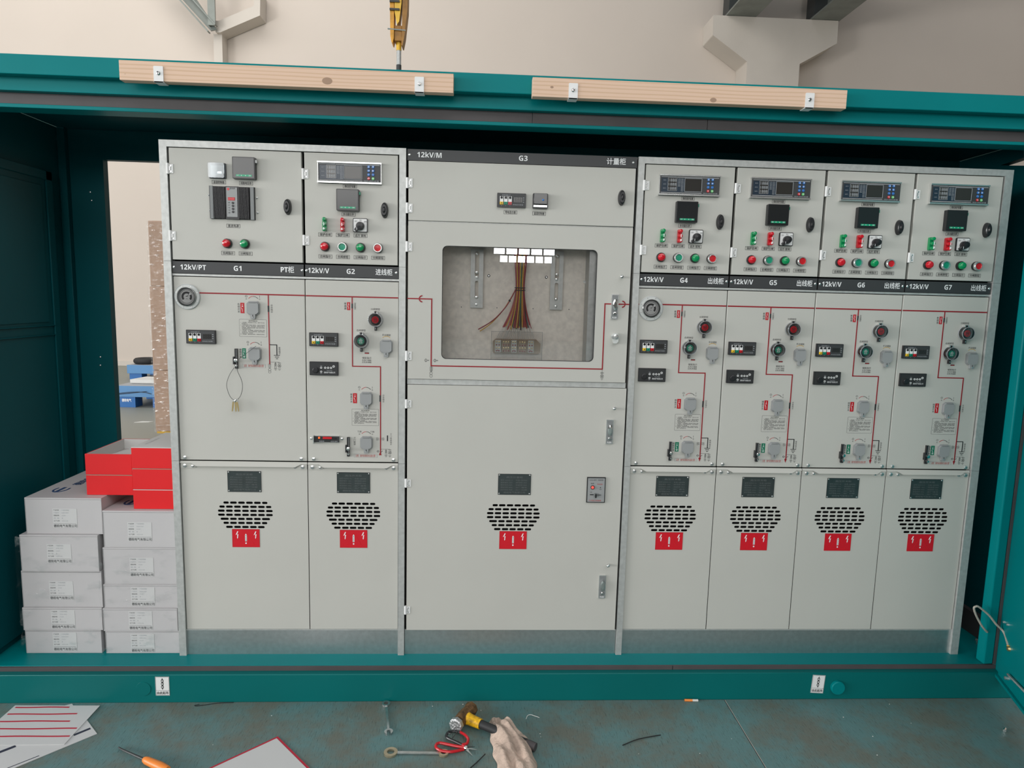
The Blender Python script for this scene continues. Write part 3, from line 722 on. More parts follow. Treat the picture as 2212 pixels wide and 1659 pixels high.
def panel_lower(par, x0, x1, vcx, pz=(0.9345, 0.847), px=None, wx=None, title='高压开关柜'):
    o = holed('lower_panel', par, [(x0, 0.2535), (x1, 0.2535), (x1, 0.9745), (x0, 0.9745)], vent_holes(vcx, 0.801), YM, YM + 0.002, 'paint')
    a, b_ = x0 + 0.050, x1 - 0.050
    b = MB(); a, b_ = x0 + 0.066, x1 - 0.046   # outward-sloping lip the panel is lifted by
    o3 = [(x0, 0.9735), (x1, 0.9735), (x1, 0.9665), (b_ + 0.022, 0.9665), (b_, 0.9560), (a, 0.9560), (a - 0.022, 0.9665), (x0, 0.9665)]
    yy = lambda z: YM - 0.001 - 0.013 * (0.9735 - z) / 0.0175
    n = len(o3); b.add([(x, yy(z), z) for x, z in o3] + [(x, yy(z) + 0.0012, z) for x, z in o3], [tuple(range(n))[::-1], tuple(range(n, 2 * n))] + [((i + 1) % n, i, n + i, n + (i + 1) % n) for i in range(n)], 'paint'); b.build('panel_lip', o, smooth=False)
    for s, e in ((x0 + 0.001, 1), (x1 - 0.001, -1)):
        b = MB(); b.prism([(s, 0.9655), (s + e * 0.040, 0.9655), (s + e * 0.060, 0.9560), (s + e * 0.060, 0.949), (s + e * 0.048, 0.945), (s, 0.945)], YM - 0.003, YM, 'paint')
        b.build('corner_plate', o, smooth=False)
    for s in (x0 + 0.018, x1 - 0.018): bolt(o, s, 0.9545, YM - 0.003, 0.0080)
    for s in (x0 + 0.049, x1 - 0.049): bolt(o, s, 0.9535, YM - 0.003, 0.0055, 'rivet')
    rating_plate(o, px[0], px[1], pz[1], pz[0], YM, title); danger_sign(o, wx[0], wx[1], 0.6120, 0.6890, YM)
    return o


def body(par, x0, x1, z0=ZF, z1=2.195):
    b = MB(); b.box(x0, x1, 0.016, 0.55, z0, z1, 'dark_in'); return b.build('cabinet_body', par, smooth=False)


def feeder_upper(par, dz=0.0):
    """instrument compartment door shared by the incoming and outgoing line cabinets"""
    b = MB(); b.box(0.0060, 0.3640, YD, YD + 0.020, 1.7765, 2.1960, 'paint'); o = b.build('instrument_door', par, bevel=0.0015)
    y = YD
    relay(o, 0.0590, 2.0835 + dz, y); p_label(o, 0.153, 0.206, 2.0670 + dz, 2.0805 + dz, y, '微机保护装置')
    meter(o, 0.131, 1.9790 + dz, y); p_label(o, 0.1475, 0.1995, 1.9605 + dz, 1.9750 + dz, y, '多功能仪表')
    link_strip(o, 0.084, 1.9260 + dz, y, 'green_lens'); link_strip(o, 0.153, 1.9260 + dz, y, 'red_lens'); rotary(o, 0.1910, 1.9000 + dz, y)
    for i, t in enumerate(('保护合闸', '保护分闸', '远方 就地')): p_label(o, 0.0565 + 0.0683 * i, 0.1090 + 0.0683 * i, 1.8805 + dz, 1.8950 + dz, y, t)
    lamp(o, 0.0825, 1.8415 + dz, y, 'red_lens'); button(o, 0.1510, 1.8415 + dz, y, 'green'); lamp(o, 0.2205, 1.8415 + dz, y, 'green_lens'); button(o, 0.2880, 1.8415 + dz, y, 'red')
    for i, t in enumerate(('合闸指示', '合闸按钮', '分闸指示', '分闸按钮')): p_label(o, 0.0565 + 0.0683 * i, 0.1090 + 0.0683 * i, 1.7965 + dz, 1.8110 + dz, y, t)
    swing_handle(o, 0.3135, 1.9870 + dz, y); hinge(o, 0.0075, 2.1150, y); hinge(o, 0.0075, 1.8640, y)
    return o


def feeder_mid(par, incoming=False, with_gauge=False):
    b = MB(); b.box(0.0016, 0.3672, YM, YM + 0.012, 0.9785, 1.7120, 'paint'); o = b.build('operating_panel', par, bevel=0.0022); y = YM
    b = MB(); line(b, [(0.1 if with_gauge else 0.0055, 1.6495), (0.3635, 1.6495)], y, 0.0052)
    if with_gauge: b.box(0.0045, 0.012, y - 0.0008, y, 1.647, 1.650, 'red_line')
    line(b, [(0.1840, 1.6495), (0.1840, 1.3725), (0.2955, 1.3725), (0.2945, 1.012)], y, 0.0042)
    b.prism([(0.2890, 1.0150), (0.2998, 1.0150), (0.2944, 0.9985)] if not incoming else [(0.2890, 1.0080), (0.2998, 1.0080), (0.2944, 1.0240)], y - 0.0012, y, 'red_line')
    b.build('mimic_line', o, smooth=False)
    b = MB(); f = y - 0.0004
    b.box(0.1815, 0.1865, y - 0.0016, y, 1.6040, 1.6225, 'ink'); b.vtext('分合指示', 0.1955, 1.6270, 1.5985, f, 0.0065, 'ink')
    b.box(0.2915, 0.2970, y - 0.0016, y, 1.2300, 1.2560, 'ink'); b.vtext('分合指示', 0.3075, 1.2600, 1.2260, f, 0.0065, 'ink')
    b.box(0.2325, 0.2500, y - 0.0010, y, 1.4240, 1.4290, 'ink'); b.box(0.2335, 0.2490, y - 0.0013, y, 1.4250, 1.4270, 'red_tag')
    b.text('储能指示', 0.241, 1.4070, f, 0.0072, 'ink', w=0.037); b.text('红色已储能', 0.241, 1.3975, f, 0.0058, 'ink', w=0.037); b.text('白色未储能', 0.241, 1.3895, f, 0.0058, 'ink', w=0.037)
    b.text('手动储能', 0.319, 1.5005, f, 0.0075, 'ink', w=0.034)
    sym_ct(b, 0.2945, 1.0755, y); sym_cap(b, 0.3180, 1.0185, y)
    b.arc(0.2855, 1.0240, 0.0040, 0.0012, 0, 2 * math.pi, f, y, 'ink', 10); b.box(0.2800, 0.2915, f, y, 1.0236, 1.0246, 'ink'); b.prism([(0.298, 1.020), (0.305, 1.025), (0.3045, 1.027), (0.298, 1.022)], f, y, 'ink')
    if incoming: b.box(0.3215, 0.3265, f, y, 1.0670, 1.0910, 'ink'); b.vtext('下门联锁指示', 0.338, 1.1000, 1.0500, f, 0.0060, 'ink'); b.vtext('下门联锁', 0.191, 1.0830, 1.0480, f, 0.0070, 'ink')
    else: sym_earth(b, 0.2970, 0.3245, 1.0995, 1.0560, y); b.vtext('接地指示', 0.3345, 1.0930, 1.0580, f, 0.0065, 'ink')
    b.build('printed_symbols', o, smooth=False)
    tag_symbol(o, 0.1640, 0.1760, 1.5965, 1.6280, y, 'red_tag', '断路器')
    tag_symbol(o, 0.1855, 0.2010, 1.2220, 1.2630, y, 'red_tag', '隔离开关')
    guard_button(o, 0.2775, 1.5610, y, 'red_lens', '分', '分闸按钮'); guard_button(o, 0.2205, 1.4755, y, 'green', '合', '合闸按钮')
    op_cover(o, 0.3190, 1.4555, y); knob_arc(o, 0.3190, 1.4935, y, None, None, False, 'ochre')
    op_cover(o, 0.2390, 1.2425, y); knob_arc(o, 0.2380, 1.2855, y)
    op_cover(o, 0.2390, 1.0600, y); knob_arc(o, 0.2380, 1.1030, y, *(('下门 闭锁', '下门 解锁') if incoming else ('O', 'I')))
    notice(o, 0.1800, 0.2885, 1.1300, 1.1990, y); warn_label(o, 0.1890, 0.2815, 0.9975, 1.0120, y)
    padlock_bar(o, 0.1665, 1.0030, 1.0825, y)
    dxn(o, 0.0160, 1.4510, y); fault_ind(o, 0.0155, 1.3340, y)
    for s in (0.025, 0.348): bolt(o, s, 0.9880, y)
    if incoming:
        b = MB(); b.box(0.0270, 0.1310, y - 0.006, y, 1.0590, 1.0870, 'silver'); b.box(0.0300, 0.1300, y - 0.0085, y, 1.0605, 1.0850, 'black_matte'); b.box(0.0270, 0.030, y - 0.016, y, 1.0550, 1.0870, 'silver')
        b.lathe((0.0500, y - 0.0085, 1.0790), (0, -1, 0), [(0.0045, 0), (0.0040, 0.003), (0, 0.0035)], 12, 'orange_dot')
        b.box(0.0650, 0.1010, y - 0.0115, y - 0.008, 1.0745, 1.0835, 'red'); b.box(0.0710, 0.0960, y - 0.0105, y - 0.008, 1.0690, 1.0745, 'black'); b.box(0.106, 0.118, y - 0.0105, y - 0.008, 1.0745, 1.0790, 'black')
        b.text('电磁锁', 0.0600, 1.0645, y - 0.0088, 0.0045, 'ink_grey', w=0.02); b.text('DSN-BM', 0.1100, 1.0645, y - 0.0088, 0.0045, 'ink_grey', w=0.026)
        b.build('electromagnetic_lock', o)
        for s in (0.0165, 0.1400): bolt(o, s, 1.0740, y, 0.0055, 'lock_screw')
    else: tag_symbol(o, 0.1870, 0.2025, 1.0400, 1.0805, y, 'green_tag', '接地开关', True)
    if with_gauge: gauge(o, 0.0545, 1.6325, y)
    return o


def cabinet(loc, label, group=None): return empty('switchgear_cabinet', loc, label, 'switchgear cabinet', group)


# G1: voltage transformer cabinet
g1 = cabinet((0.029, 0, 0), 'wide grey switchgear cabinet marked G1 with power supply module, at the left end')
body(g1, 0.002, 0.506)
b = MB(); b.box(0.0060, 0.5040, YD, YD + 0.020, 1.7765, 2.1960, 'paint'); d = b.build('instrument_door', g1, bevel=0.0015)
b = MB(); x0, z0 = 0.1560, 2.0860
b.prism(rr(x0, x0 + 0.064, z0, z0 + 0.058, 0.004), YD - 0.006, YD, 'black'); b.box(x0 + 0.008, x0 + 0.054, YD - 0.010, YD - 0.005, z0 + 0.010, z0 + 0.048, 'grey_plastic'); b.box(x0 + 0.034, x0 + 0.050, YD - 0.012, YD - 0.009, z0 + 0.018, z0 + 0.026, 'silver')
b.box(x0 + 0.004, x0 + 0.058, YD - 0.012, YD - 0.006, z0 + 0.002, z0 + 0.008, 'navy'); o = b.build('temperature_controller', d)
b = MB(); b.prism(rr(x0 + 0.002, x0 + 0.062, z0 + 0.001, z0 + 0.057, 0.005), YD - 0.022, YD - 0.0165, 'smoke_plastic', 'smoke_plastic'); b.build('flip_cover', d, bevel=0.001)
meter(d, 0.2495, 2.0860, YD, 0.085, 0.081, 'white')
p_label(d, 0.1645, 0.2170, 2.0662, 2.0804, YD, '温湿控制器'); p_label(d, 0.2672, 0.3187, 2.0655, 2.0797, YD, '线路电压表')
b = MB(); x0, x1, z0, z1 = 0.1575, 0.3265, 1.9350, 2.0580; y = YD
b.box(x0, x1, y - 0.004, y, z0, z1, 'black'); b.box(x0, x0 + 0.012, y - 0.012, y, z0, z1, 'strip'); b.box(x1 - 0.015, x1 - 0.002, y - 0.012, y, z0, z1, 'grey_mid'); b.box(x0 + 0.003, x0 + 0.014, y - 0.014, y, z0, z1, 'grey_mid')
for a, c in ((x0 + 0.016, 0.2175), (0.2680, x1 - 0.018)):
    k = a
    while k < c - 0.002: b.box(k, k + 0.0022, y - 0.014, y - 0.003, z0 + 0.002, z1 - 0.002, 'black'); k += 0.0044
b.box(0.2185, 0.2670, y - 0.012, y, z0, z1, 'black'); b.box(0.2230, 0.2630, y - 0.0145, y - 0.011, z0 + 0.008, z1 - 0.004, 'grey_plastic'); f = y - 0.0148
b.cy(0.2300, 2.0470, 0.0048, f - 0.0004, f, 'red', 14); b.text('直流屏', 0.2460, 2.0500, f, 0.0055, 'ink', w=0.020)
b.box(0.2285, 0.2545, f - 0.0005, f, 2.0050, 2.0165, 'red_tag'); b.box(0.2300, 0.2530, f - 0.0008, f, 2.0070, 2.0145, 'red')
for i in range(4): b.lathe((0.2465, f, 1.9960 - i * 0.0112), (0, -1, 0), [(0.0042, 0), (0.0042, 0.002), (0.0015, 0.0022), (0, 0.0022)], 12, 'black')
for i in range(5): b.text(('电源', '运行', '均充', '浮充', '故障')[i], 0.2320, 1.9965 - i * 0.0095, f, 0.0042, 'ink', w=0.007)
b.build('power_supply_module', d)
for sx, sz in ((0.152, 2.024), (0.154, 1.967), (0.333, 2.019), (0.334, 1.963)): bolt(d, sx, sz, YD, 0.0035, 'module_screw')
p_label(d, 0.2150, 0.2665, 1.9035, 1.9178, YD, '直流电源'); p_label(d, 0.1920, 0.2435, 1.7990, 1.8135, YD, '合闸指示'); p_label(d, 0.2590, 0.3110, 1.7990, 1.8135, YD, '分闸指示')
lamp(d, 0.2170, 1.8430, YD, 'red_lens'); lamp(d, 0.2840, 1.8430, YD, 'green_lens'); swing_handle(d, 0.4505, 1.9885, YD); hinge(d, 0.0075, 2.1180, YD); hinge(d, 0.0075, 1.8670, YD)
nameplate(g1, 0.003, 0.506, 1.7250, 1.7705, (('12kV/PT', 0.032, 0.130), ('G1', 0.236, 0.266), ('PT柜', 0.417, 0.469)), screws=(0.007, 0.500))
b = MB(); b.box(0.0016, 0.5075, YM, YM + 0.012, 0.9785, 1.7120, 'paint'); p = b.build('operating_panel', g1, bevel=0.0022); y = YM; f = y - 0.0004
b = MB(); line(b, [(0.10, 1.6500), (0.5055, 1.6500)], y, 0.0052); line(b, [(0.3655, 1.6500), (0.3650, 1.3760)], y, 0.0042); b.box(0.0035, 0.010, y - 0.0008, y, 1.6485, 1.6500, 'ink'); b.build('mimic_line', p, smooth=False)
b = MB(); b.box(0.3625, 0.3680, y - 0.0016, y, 1.5820, 1.6065, 'ink'); b.vtext('分合指示', 0.3780, 1.6120, 1.5780, f, 0.0065, 'ink')
sym_earth(b, 0.3670, 0.3945, 1.4520, 1.4100, y); b.vtext('接地指示', 0.4050, 1.4440, 1.4130, f, 0.0065, 'ink'); sym_cap(b, 0.3880, 1.3680, y)
b.rect(0.3600, 0.3695, 1.3600, 1.3755, f, 0.0008, 'ink'); b.box(0.3643, 0.3653, f - 0.0002, f, 1.356, 1.378, 'ink')
for d_ in (1.3520, 1.3430): b.arc(0.3648, d_, 0.0050, 0.0010, 0, 2 * math.pi, f, y, 'ink', 14)
b.build('printed_symbols', p, smooth=False)
tag_symbol(p, 0.2565, 0.2715, 1.5745, 1.6155, y, 'red_tag', '负荷开关'); tag_symbol(p, 0.2590, 0.2730, 1.3950, 1.4360, y, 'green_tag', '接地开关', True)
op_cover(p, 0.3070, 1.5960, y); knob_arc(p, 0.3070, 1.6395, y); op_cover(p, 0.3090, 1.4150, y); knob_arc(p, 0.3090, 1.4585, y)
notice(p, 0.2500, 0.3575, 1.4820, 1.5510, y, 10); warn_label(p, 0.2580, 0.3485, 1.3590, 1.3735, y); padlock_bar(p, 0.2370, 1.3550, 1.4340, y)
dxn(p, 0.0465, 1.4510, y); gauge(p, 0.0530, 1.6340, y)
for s in (0.0200, 0.4840): bolt(p, s, 0.9880, y)
panel_lower(g1, 0.0016, 0.5075, 0.2540, px=(0.1865, 0.3215), wx=(0.1985, 0.3095))

# G2: incoming line cabinet
g2 = cabinet((0.538, 0, 0), 'grey switchgear cabinet marked G2 with electromagnetic lock, between G1 and G3')
body(g2, 0.002, 0.367); feeder_upper(g2)
nameplate(g2, 0.003, 0.367, 1.7250, 1.7705, (('12kV/V', 0.014, 0.096), ('G2', 0.164, 0.196), ('进线柜', 0.277, 0.343)), screws=(0.008, 0.358))
feeder_mid(g2, incoming=True); panel_lower(g2, 0.0016, 0.3672, 0.1840, px=(0.1180, 0.2530), wx=(0.1280, 0.2410))

# G4 to G7: outgoing line cabinets, G5..G7 copied from one another
FEED = []
g = cabinet((1.868, 0, 0), 'grey switchgear cabinet marked G4 with a round gas pressure gauge', 'outgoing line cabinets')
body(g, 0.002, 0.367); feeder_upper(g, -0.0045); feeder_mid(g, with_gauge=True); panel_lower(g, 0.0016, 0.3672, 0.1840, px=(0.1150, 0.2545), wx=(0.1260, 0.2430)); FEED.append(g)
g = cabinet((1.868 + 0.3687, 0, 0), 'grey switchgear cabinet marked G5, immediately right of G4', 'outgoing line cabinets')
body(g, 0.002, 0.367); feeder_upper(g, -0.0045); feeder_mid(g); panel_lower(g, 0.0016, 0.3672, 0.1840, px=(0.1150, 0.2545), wx=(0.1260, 0.2430)); FEED.append(g)
for k in (2, 3):
    c = copy_tree(g); c.location.x = 1.868 + 0.3687 * k
    c['label'] = ('grey switchgear cabinet marked G6, between G5 and G7', 'grey switchgear cabinet marked G7, at the right end of the row')[k - 2]; FEED.append(c)
for i, c in enumerate(FEED): nameplate(c, 0.003, 0.3665, 1.7250, 1.7705, (('12kV/V', 0.019, 0.100), ('G%d' % (4 + i), 0.168, 0.199), ('出线柜', 0.282, 0.347)), screws=(0.010, 0.359))

# G3: metering cabinet with the window
g3 = cabinet((0.934, 0, 0), 'widest grey switchgear cabinet marked G3 with a glazed window, in the middle')
b = MB(); b.box(0.005, 0.903, 0.016, 0.55, ZF, 1.318, 'dark_in'); b.box(0.005, 0.903, 0.016, 0.55, 1.935, 2.222, 'dark_in'); b.box(0.005, 0.060, 0.016, 0.55, 1.318, 1.935, 'galv_plate'); b.box(0.880, 0.903, 0.016, 0.55, 1.318, 1.935, 'galv_plate'); b.box(0.060, 0.880, 0.135, 0.55, 1.318, 1.935, 'dark_in')
b.build('cabinet_body', g3, smooth=False)
nameplate(g3, 0.004, 0.904, 2.1810, 2.2230, (('12kV/M', 0.042, 0.136), ('G3', 0.437, 0.471), ('计量柜', 0.783, 0.859)), y=-0.008, screws=(0.012, 0.889))
b = MB(); b.box(0.0090, 0.9000, YD, YD + 0.020, 1.9530, 2.1785, 'paint'); d = b.build('instrument_door', g3, bevel=0.0015)
dxn(d, 0.355, 2.0130, YD); p_label(d, 0.3825, 0.4346, 1.9877, 2.0021, YD, '带电显示器'); p_label(d, 0.4956, 0.5480, 1.9861, 2.0009, YD, '温湿控制器')
b = MB(); x0, z0 = 0.4945, 2.0115; b.prism(rr(x0, x0 + 0.060, z0, z0 + 0.058, 0.004), YD - 0.012, YD, 'black'); b.box(x0 + 0.004, x0 + 0.056, YD - 0.022, YD - 0.010, z0 + 0.016, z0 + 0.056, 'black_gloss'); b.box(x0 + 0.003, x0 + 0.057, YD - 0.018, YD - 0.010, z0 + 0.004, z0 + 0.013, 'silver')
b.ball((x0 + 0.040, YD - 0.0215, z0 + 0.032), 0.005, 'blue_btn', 10, (1, 0.4, 0.8)); b.build('temperature_controller', d, bevel=0.0008)
swing_handle(d, 0.8470, 2.0640, YD); hinge(d, 0.0110, 2.0942, YD); hinge(d, 0.0110, 1.9990, YD)
b = MB(); b.box(0.0075, 0.9000, -0.006, 0.012, 1.3045, 1.3255, 'galv'); b.box(0.0085, 0.9000, -0.004, 0.012, 1.9490, 1.9525, 'galv'); b.build('cross_rail', g3, smooth=False)
w = holed('window_door', g3, [(0.0090, 1.3275), (0.8960, 1.3275), (0.8990, 1.9480), (0.0090, 1.9480)], [rr(0.1435, 0.7615, 1.4100, 1.8590, 0.020, 6)], YD, YD + 0.014, 'paint')
b = MB(); b.box(0.1380, 0.7670, YD + 0.016, YD + 0.019, 1.4040, 1.8650, 'glass'); b.build('window_pane', w, smooth=False)
# rubber edge round the window
b = MB(); P1 = rr(0.1435, 0.7615, 1.4100, 1.8590, 0.020, 6); P2 = rr(0.1450, 0.7600, 1.4115, 1.8575, 0.0188, 6); n = len(P1)
for k in range(n): q = (k + 1) % n; b.prism([P1[k], P1[q], P2[q], P2[k]], YD + 0.001, YD + 0.014, 'ink')
b.build('window_gasket', w, smooth=False)
b = MB(); y = YD; t = 0.0048
line(b, [(0.009, 1.6485), (0.1032, 1.6485), (0.1032, 1.3815), (0.7992, 1.3815), (0.7992, 1.6465), (0.8960, 1.6465)], y, t)
b.arc(0.0660, 1.6485, 0.0120, 0.0048, math.radians(90), math.radians(270), y - 0.0009, y, 'red_line', 12); b.arc(0.8690, 1.6465, 0.0120, 0.0048, math.radians(-90), math.radians(90), y - 0.0009, y, 'red_line', 12)
b.build('mimic_line', w, smooth=False)
b = MB(); f = y - 0.0004
b.rect(0.0985, 0.1080, 1.3600, 1.3770, f - 0.0009, 0.0008, 'ink'); b.box(0.1027, 0.1037, f - 0.001, f, 1.355, 1.379, 'ink')
for z_ in (1.3510, 1.3400): b.arc(0.1032, z_, 0.0055, 0.0011, 0, 2 * math.pi, f, y, 'ink', 16)
for cx in (0.082, 0.118):
    b.arc(cx, 1.4030, 0.0052, 0.0011, 0, 2 * math.pi, f, y, 'ink', 14); b.box(cx - 0.0006, cx + 0.0006, f, y, 1.3960, 1.4100, 'ink'); b.box(cx + 0.005, cx + 0.010, f, y, 1.4022, 1.4038, 'ink'); b.cy(cx + 0.011, 1.4030, 0.0017, f, y, 'ink', 8)
b.arc(0.7992, 1.3520, 0.0065, 0.0011, 0, 2 * math.pi, f, y, 'ink', 16); b.box(0.7987, 0.7997, f, y, 1.3590, 1.3790, 'ink'); b.box(0.7920, 0.8064, f, y, 1.3630, 1.3642, 'ink'); b.box(0.7920, 0.8064, f, y, 1.3668, 1.3680, 'ink')
for s in (-1, 1): b.prism([(0.7992 - 0.005, 1.352 - s * 0.0045), (0.7992 - 0.004, 1.352 - s * 0.0055), (0.7992 + 0.005, 1.352 + s * 0.0045), (0.7992 + 0.004, 1.352 + s * 0.0055)], f, y, 'ink')
for k in range(3): b.box(0.7992 - 0.006 + 0.002 * k, 0.7992 + 0.006 - 0.002 * k, f, y, 1.3420 - k * 0.003, 1.3428 - k * 0.003, 'ink')
b.build('printed_symbols', w, smooth=False)


def latch(par, x, z, y, h=0.100):
    b = MB(); b.prism(rr(x - 0.0145, x + 0.0145, z - h / 2, z + h / 2, 0.002), y - 0.006, y, 'silver'); b.prism(rr(x - 0.012, x + 0.012, z - h / 2 + 0.003, z + h / 2 - 0.003, 0.002), y - 0.0068, y - 0.005, 'grey_mid')
    n = 18; vs = []
    for r, hh in ((0.0105, 0.006), (0.0100, 0.016), (0.0060, 0.0175), (0.0, 0.0175)): vs += [(x + r * math.cos(6.2832 * k / n), y - hh, z + 0.008 + 2.3 * r * math.sin(6.2832 * k / n)) for k in range(n)]
    for j in range(3): b.add(vs[j * n:(j + 2) * n], [(k, (k + 1) % n, n + (k + 1) % n, n + k) for k in range(n)], 'chrome')
    b.lathe((x, y - 0.006, z - h * 0.27), (0, -1, 0), [(0.0070, 0), (0.0065, 0.006), (0.004, 0.007), (0, 0.007)], 14, 'chrome'); b.box(x - 0.001, x + 0.001, y - 0.0135, y - 0.0129, z - h * 0.27 - 0.0035, z - h * 0.27 + 0.0035, 'ink')
    b.text('PUSH', x, z - h * 0.43, y - 0.0070, 0.0075, 'ink_white', w=0.017, bold=0.02)
    return b.build('latch_lock', par)


def knob_screw(par, x, z, y):
    b = MB(); b.lathe((x, y, z), (0, -1, 0), [(0.0035, 0), (0.0035, 0.014), (0.0065, 0.015), (0.0065, 0.020), (0.004, 0.0225), (0, 0.023)], 14, 'chrome'); return b.build('sealing_screw', par)


latch(w, 0.8385, 1.6355, YD); knob_screw(w, 0.8600, 1.7560, YD)
b = MB(); x, z = 0.8440, 1.5100; b.prism([(x - 0.016, z + 0.008), (x - 0.006, z + 0.020), (x + 0.008, z + 0.020), (x + 0.014, z + 0.010), (x + 0.013, z - 0.014), (x + 0.006, z - 0.022), (x - 0.006, z - 0.022), (x - 0.010, z - 0.012)], YD - 0.016, YD, 'frosted')
b.lathe((x + 0.002, YD - 0.016, z + 0.006), (0, -1, 0), [(0.0105, 0), (0.010, 0.006), (0.005, 0.007), (0, 0.007)], 16, 'silver'); b.prism([(x - 0.018, z + 0.006), (x - 0.010, z + 0.010), (x - 0.006, z + 0.002), (x - 0.014, z - 0.002)], YD - 0.022, YD - 0.014, 'silver'); b.build('cam_lock', w, bevel=0.0015)
hinge(w, 0.0110, 1.8510, YD); hinge(w, 0.0110, 1.4200, YD)
# behind the window
b = MB(); b.box(0.062, 0.878, 0.118, 0.134, 1.3200, 1.9340, 'galv_plate'); b.box(0.735, 0.790, 0.020, 0.117, 1.3200, 1.9340, 'galv'); b.box(0.062, 0.735, 0.095, 0.117, 1.873, 1.9340, 'black_matte')
for x in (0.218, 0.367, 0.519, 0.671, 0.742): b.cy(x, 1.6180, 0.0022, 0.1165, 0.118, 'black', 8)
for x in (0.330, 0.571): b.cy(x, 1.7500, 0.0060, 0.1150, 0.118, 'steel_dark', 12); b.cy(x, 1.7500, 0.003, 0.1140, 0.115, 'silver', 8)
b.cy(0.7380 - 0.006, 1.735, 0.006, 0.112, 0.118, 'silver', 10); b.build('mounting_plate', g3)
for x0 in (0.2545, 0.5870):
    o = holed('slotted_bracket', g3, [(x0, 1.6160), (x0 + 0.052, 1.6160), (x0 + 0.052, 1.8570), (x0, 1.8570)], [stad(x0 + 0.026, 1.795, 0.017, 0.105), stad(x0 + 0.026, 1.690, 0.015, 0.075)], 0.100, 0.103, 'galv')
    b = MB(); b.box(x0 + 0.001, x0 + 0.051, 0.1035, 0.1175, 1.8480, 1.8570, 'galv'); b.box(x0 + 0.001, x0 + 0.051, 0.1035, 0.1175, 1.6160, 1.6200, 'galv')
    for z in (1.838, 1.762, 1.742, 1.660, 1.630): b.lathe((x0 + 0.026, 0.100, z), (0, -1, 0), [(0.0065, 0), (0.0055, 0.004), (0, 0.005)], 12, 'silver')
    b.build('bracket_screws', o)
b = MB(); b.prism([(0.352, 1.436), (0.358, 1.4275), (0.545, 1.4275), (0.553, 1.436), (0.553, 1.472), (0.535, 1.489), (0.365, 1.489), (0.352, 1.478)], 0.098, 0.117, 'term')
for k, (xa, xb) in enumerate(((0.362, 0.386), (0.391, 0.423), (0.430, 0.452), (0.460, 0.492), (0.500, 0.524))):
    b.box(xa, xb, 0.085, 0.098, 1.434, 1.485, 'w_white' if k % 2 == 0 else 'term')
    for i in range(2 if k % 2 == 0 else 3):
        for j in range(4): b.lathe((xa + 0.006 + i * 0.0105, 0.085, 1.440 + j * 0.0125), (0, -1, 0), [(0.0036, 0), (0.003, 0.003), (0, 0.0035)], 8, 'brass' if j % 2 else 'w_red')
    if k % 2 == 0: b.box(xa + 0.008, xa + 0.014, 0.0835, 0.085, 1.441, 1.443, 'ink_red'); b.box(xa + 0.010, xa + 0.012, 0.0835, 0.085, 1.438, 1.446, 'ink_red')
b.build('terminal_block', g3)
b = MB(); b.box(0.3445, 0.5575, 0.060, 0.062, 1.380, 1.5230, 'glass'); b.rect(0.3445, 0.5575, 1.380, 1.5230, 0.0595, 0.0012, 'grey_mid'); b.build('terminal_cover', g3, smooth=False)


def wire(b, x0, x1, y1, zt, zb, mt, r=0.0024, top=1.872, lead=None):
    pts = []
    xt = 0.4600 + (x0 - 0.460) * 1.0
    for k in range(13):
        t = k / 12; z = top + (zb - top) * t
        if z > 1.70: u = (top - z) / (top - 1.70); x = xt + (0.4600 + (x0 - 0.46) * 0.62 - xt) * (u * u * (3 - 2 * u))
        else: u = (1.70 - z) / (1.70 - zb); a = 0.4600 + (x0 - 0.46) * 0.62; x = a + (x1 - a) * (u ** 1.7)
        pts.append((x, y1, z))
    b.tube(pts, r, mt, 6)
    if lead: b.tube([(x1, y1, zb), (x1 + (lead - x1) * 0.5, y1 - 0.004, zb - 0.022), (lead, 0.088, 1.489)], 0.0013, 'w_white', 5)


b = MB(); rnd = random.Random(3)
cols = ['w_red', 'w_red', 'w_yellow', 'w_red', 'w_yellow', 'w_red', 'w_green', 'w_black', 'w_red', 'w_green', 'w_red', 'w_yellow', 'w_black', 'w_red', 'w_red', 'w_yellow', 'w_red', 'w_black', 'w_red', 'w_red']
for k, c in enumerate(cols):
    u = k / (len(cols) - 1); xs = 0.435 + 0.052 * u; xe = 0.393 + 0.118 * u; zb = 1.545 - 0.012 * math.sin(u * 3.1) + rnd.uniform(-0.012, 0.010)
    wire(b, xs, xe, 0.092 - 0.008 * math.sin(u * math.pi) - rnd.uniform(0, 0.004), 0, zb, c, 0.0027, 1.872, 0.366 + 0.160 * u)
for k in range(6): wire(b, 0.442 + 0.008 * k, 0.425 + 0.012 * k, 0.076, 0, 1.550 - rnd.uniform(0, 0.02), ['w_yellow', 'w_red', 'w_yellow', 'w_green', 'w_yellow', 'w_red'][k], 0.0022)
b.tube([(0.446, 0.080, 1.705), (0.428, 0.078, 1.668), (0.400, 0.078, 1.620), (0.350, 0.080, 1.566), (0.290, 0.084, 1.5275)], 0.0024, 'w_red', 6)
b.tube([(0.444, 0.084, 1.700), (0.424, 0.082, 1.662), (0.392, 0.082, 1.610), (0.345, 0.084, 1.556), (0.297, 0.086, 1.5200)], 0.0022, 'w_yellow', 6)
for z in (1.693, 1.703): b.tube([(0.4600 + 0.021 * math.cos(a * 0.7854), 0.086 - 0.016 * math.sin(a * 0.7854) * 1.0, z) for a in range(9)], 0.0020, 'w_black', 6)
b.tube([(0.415, 0.078, 1.652), (0.4205, 0.076, 1.646)], 0.004, 'w_black', 6)
b.build('wiring_harness', g3)
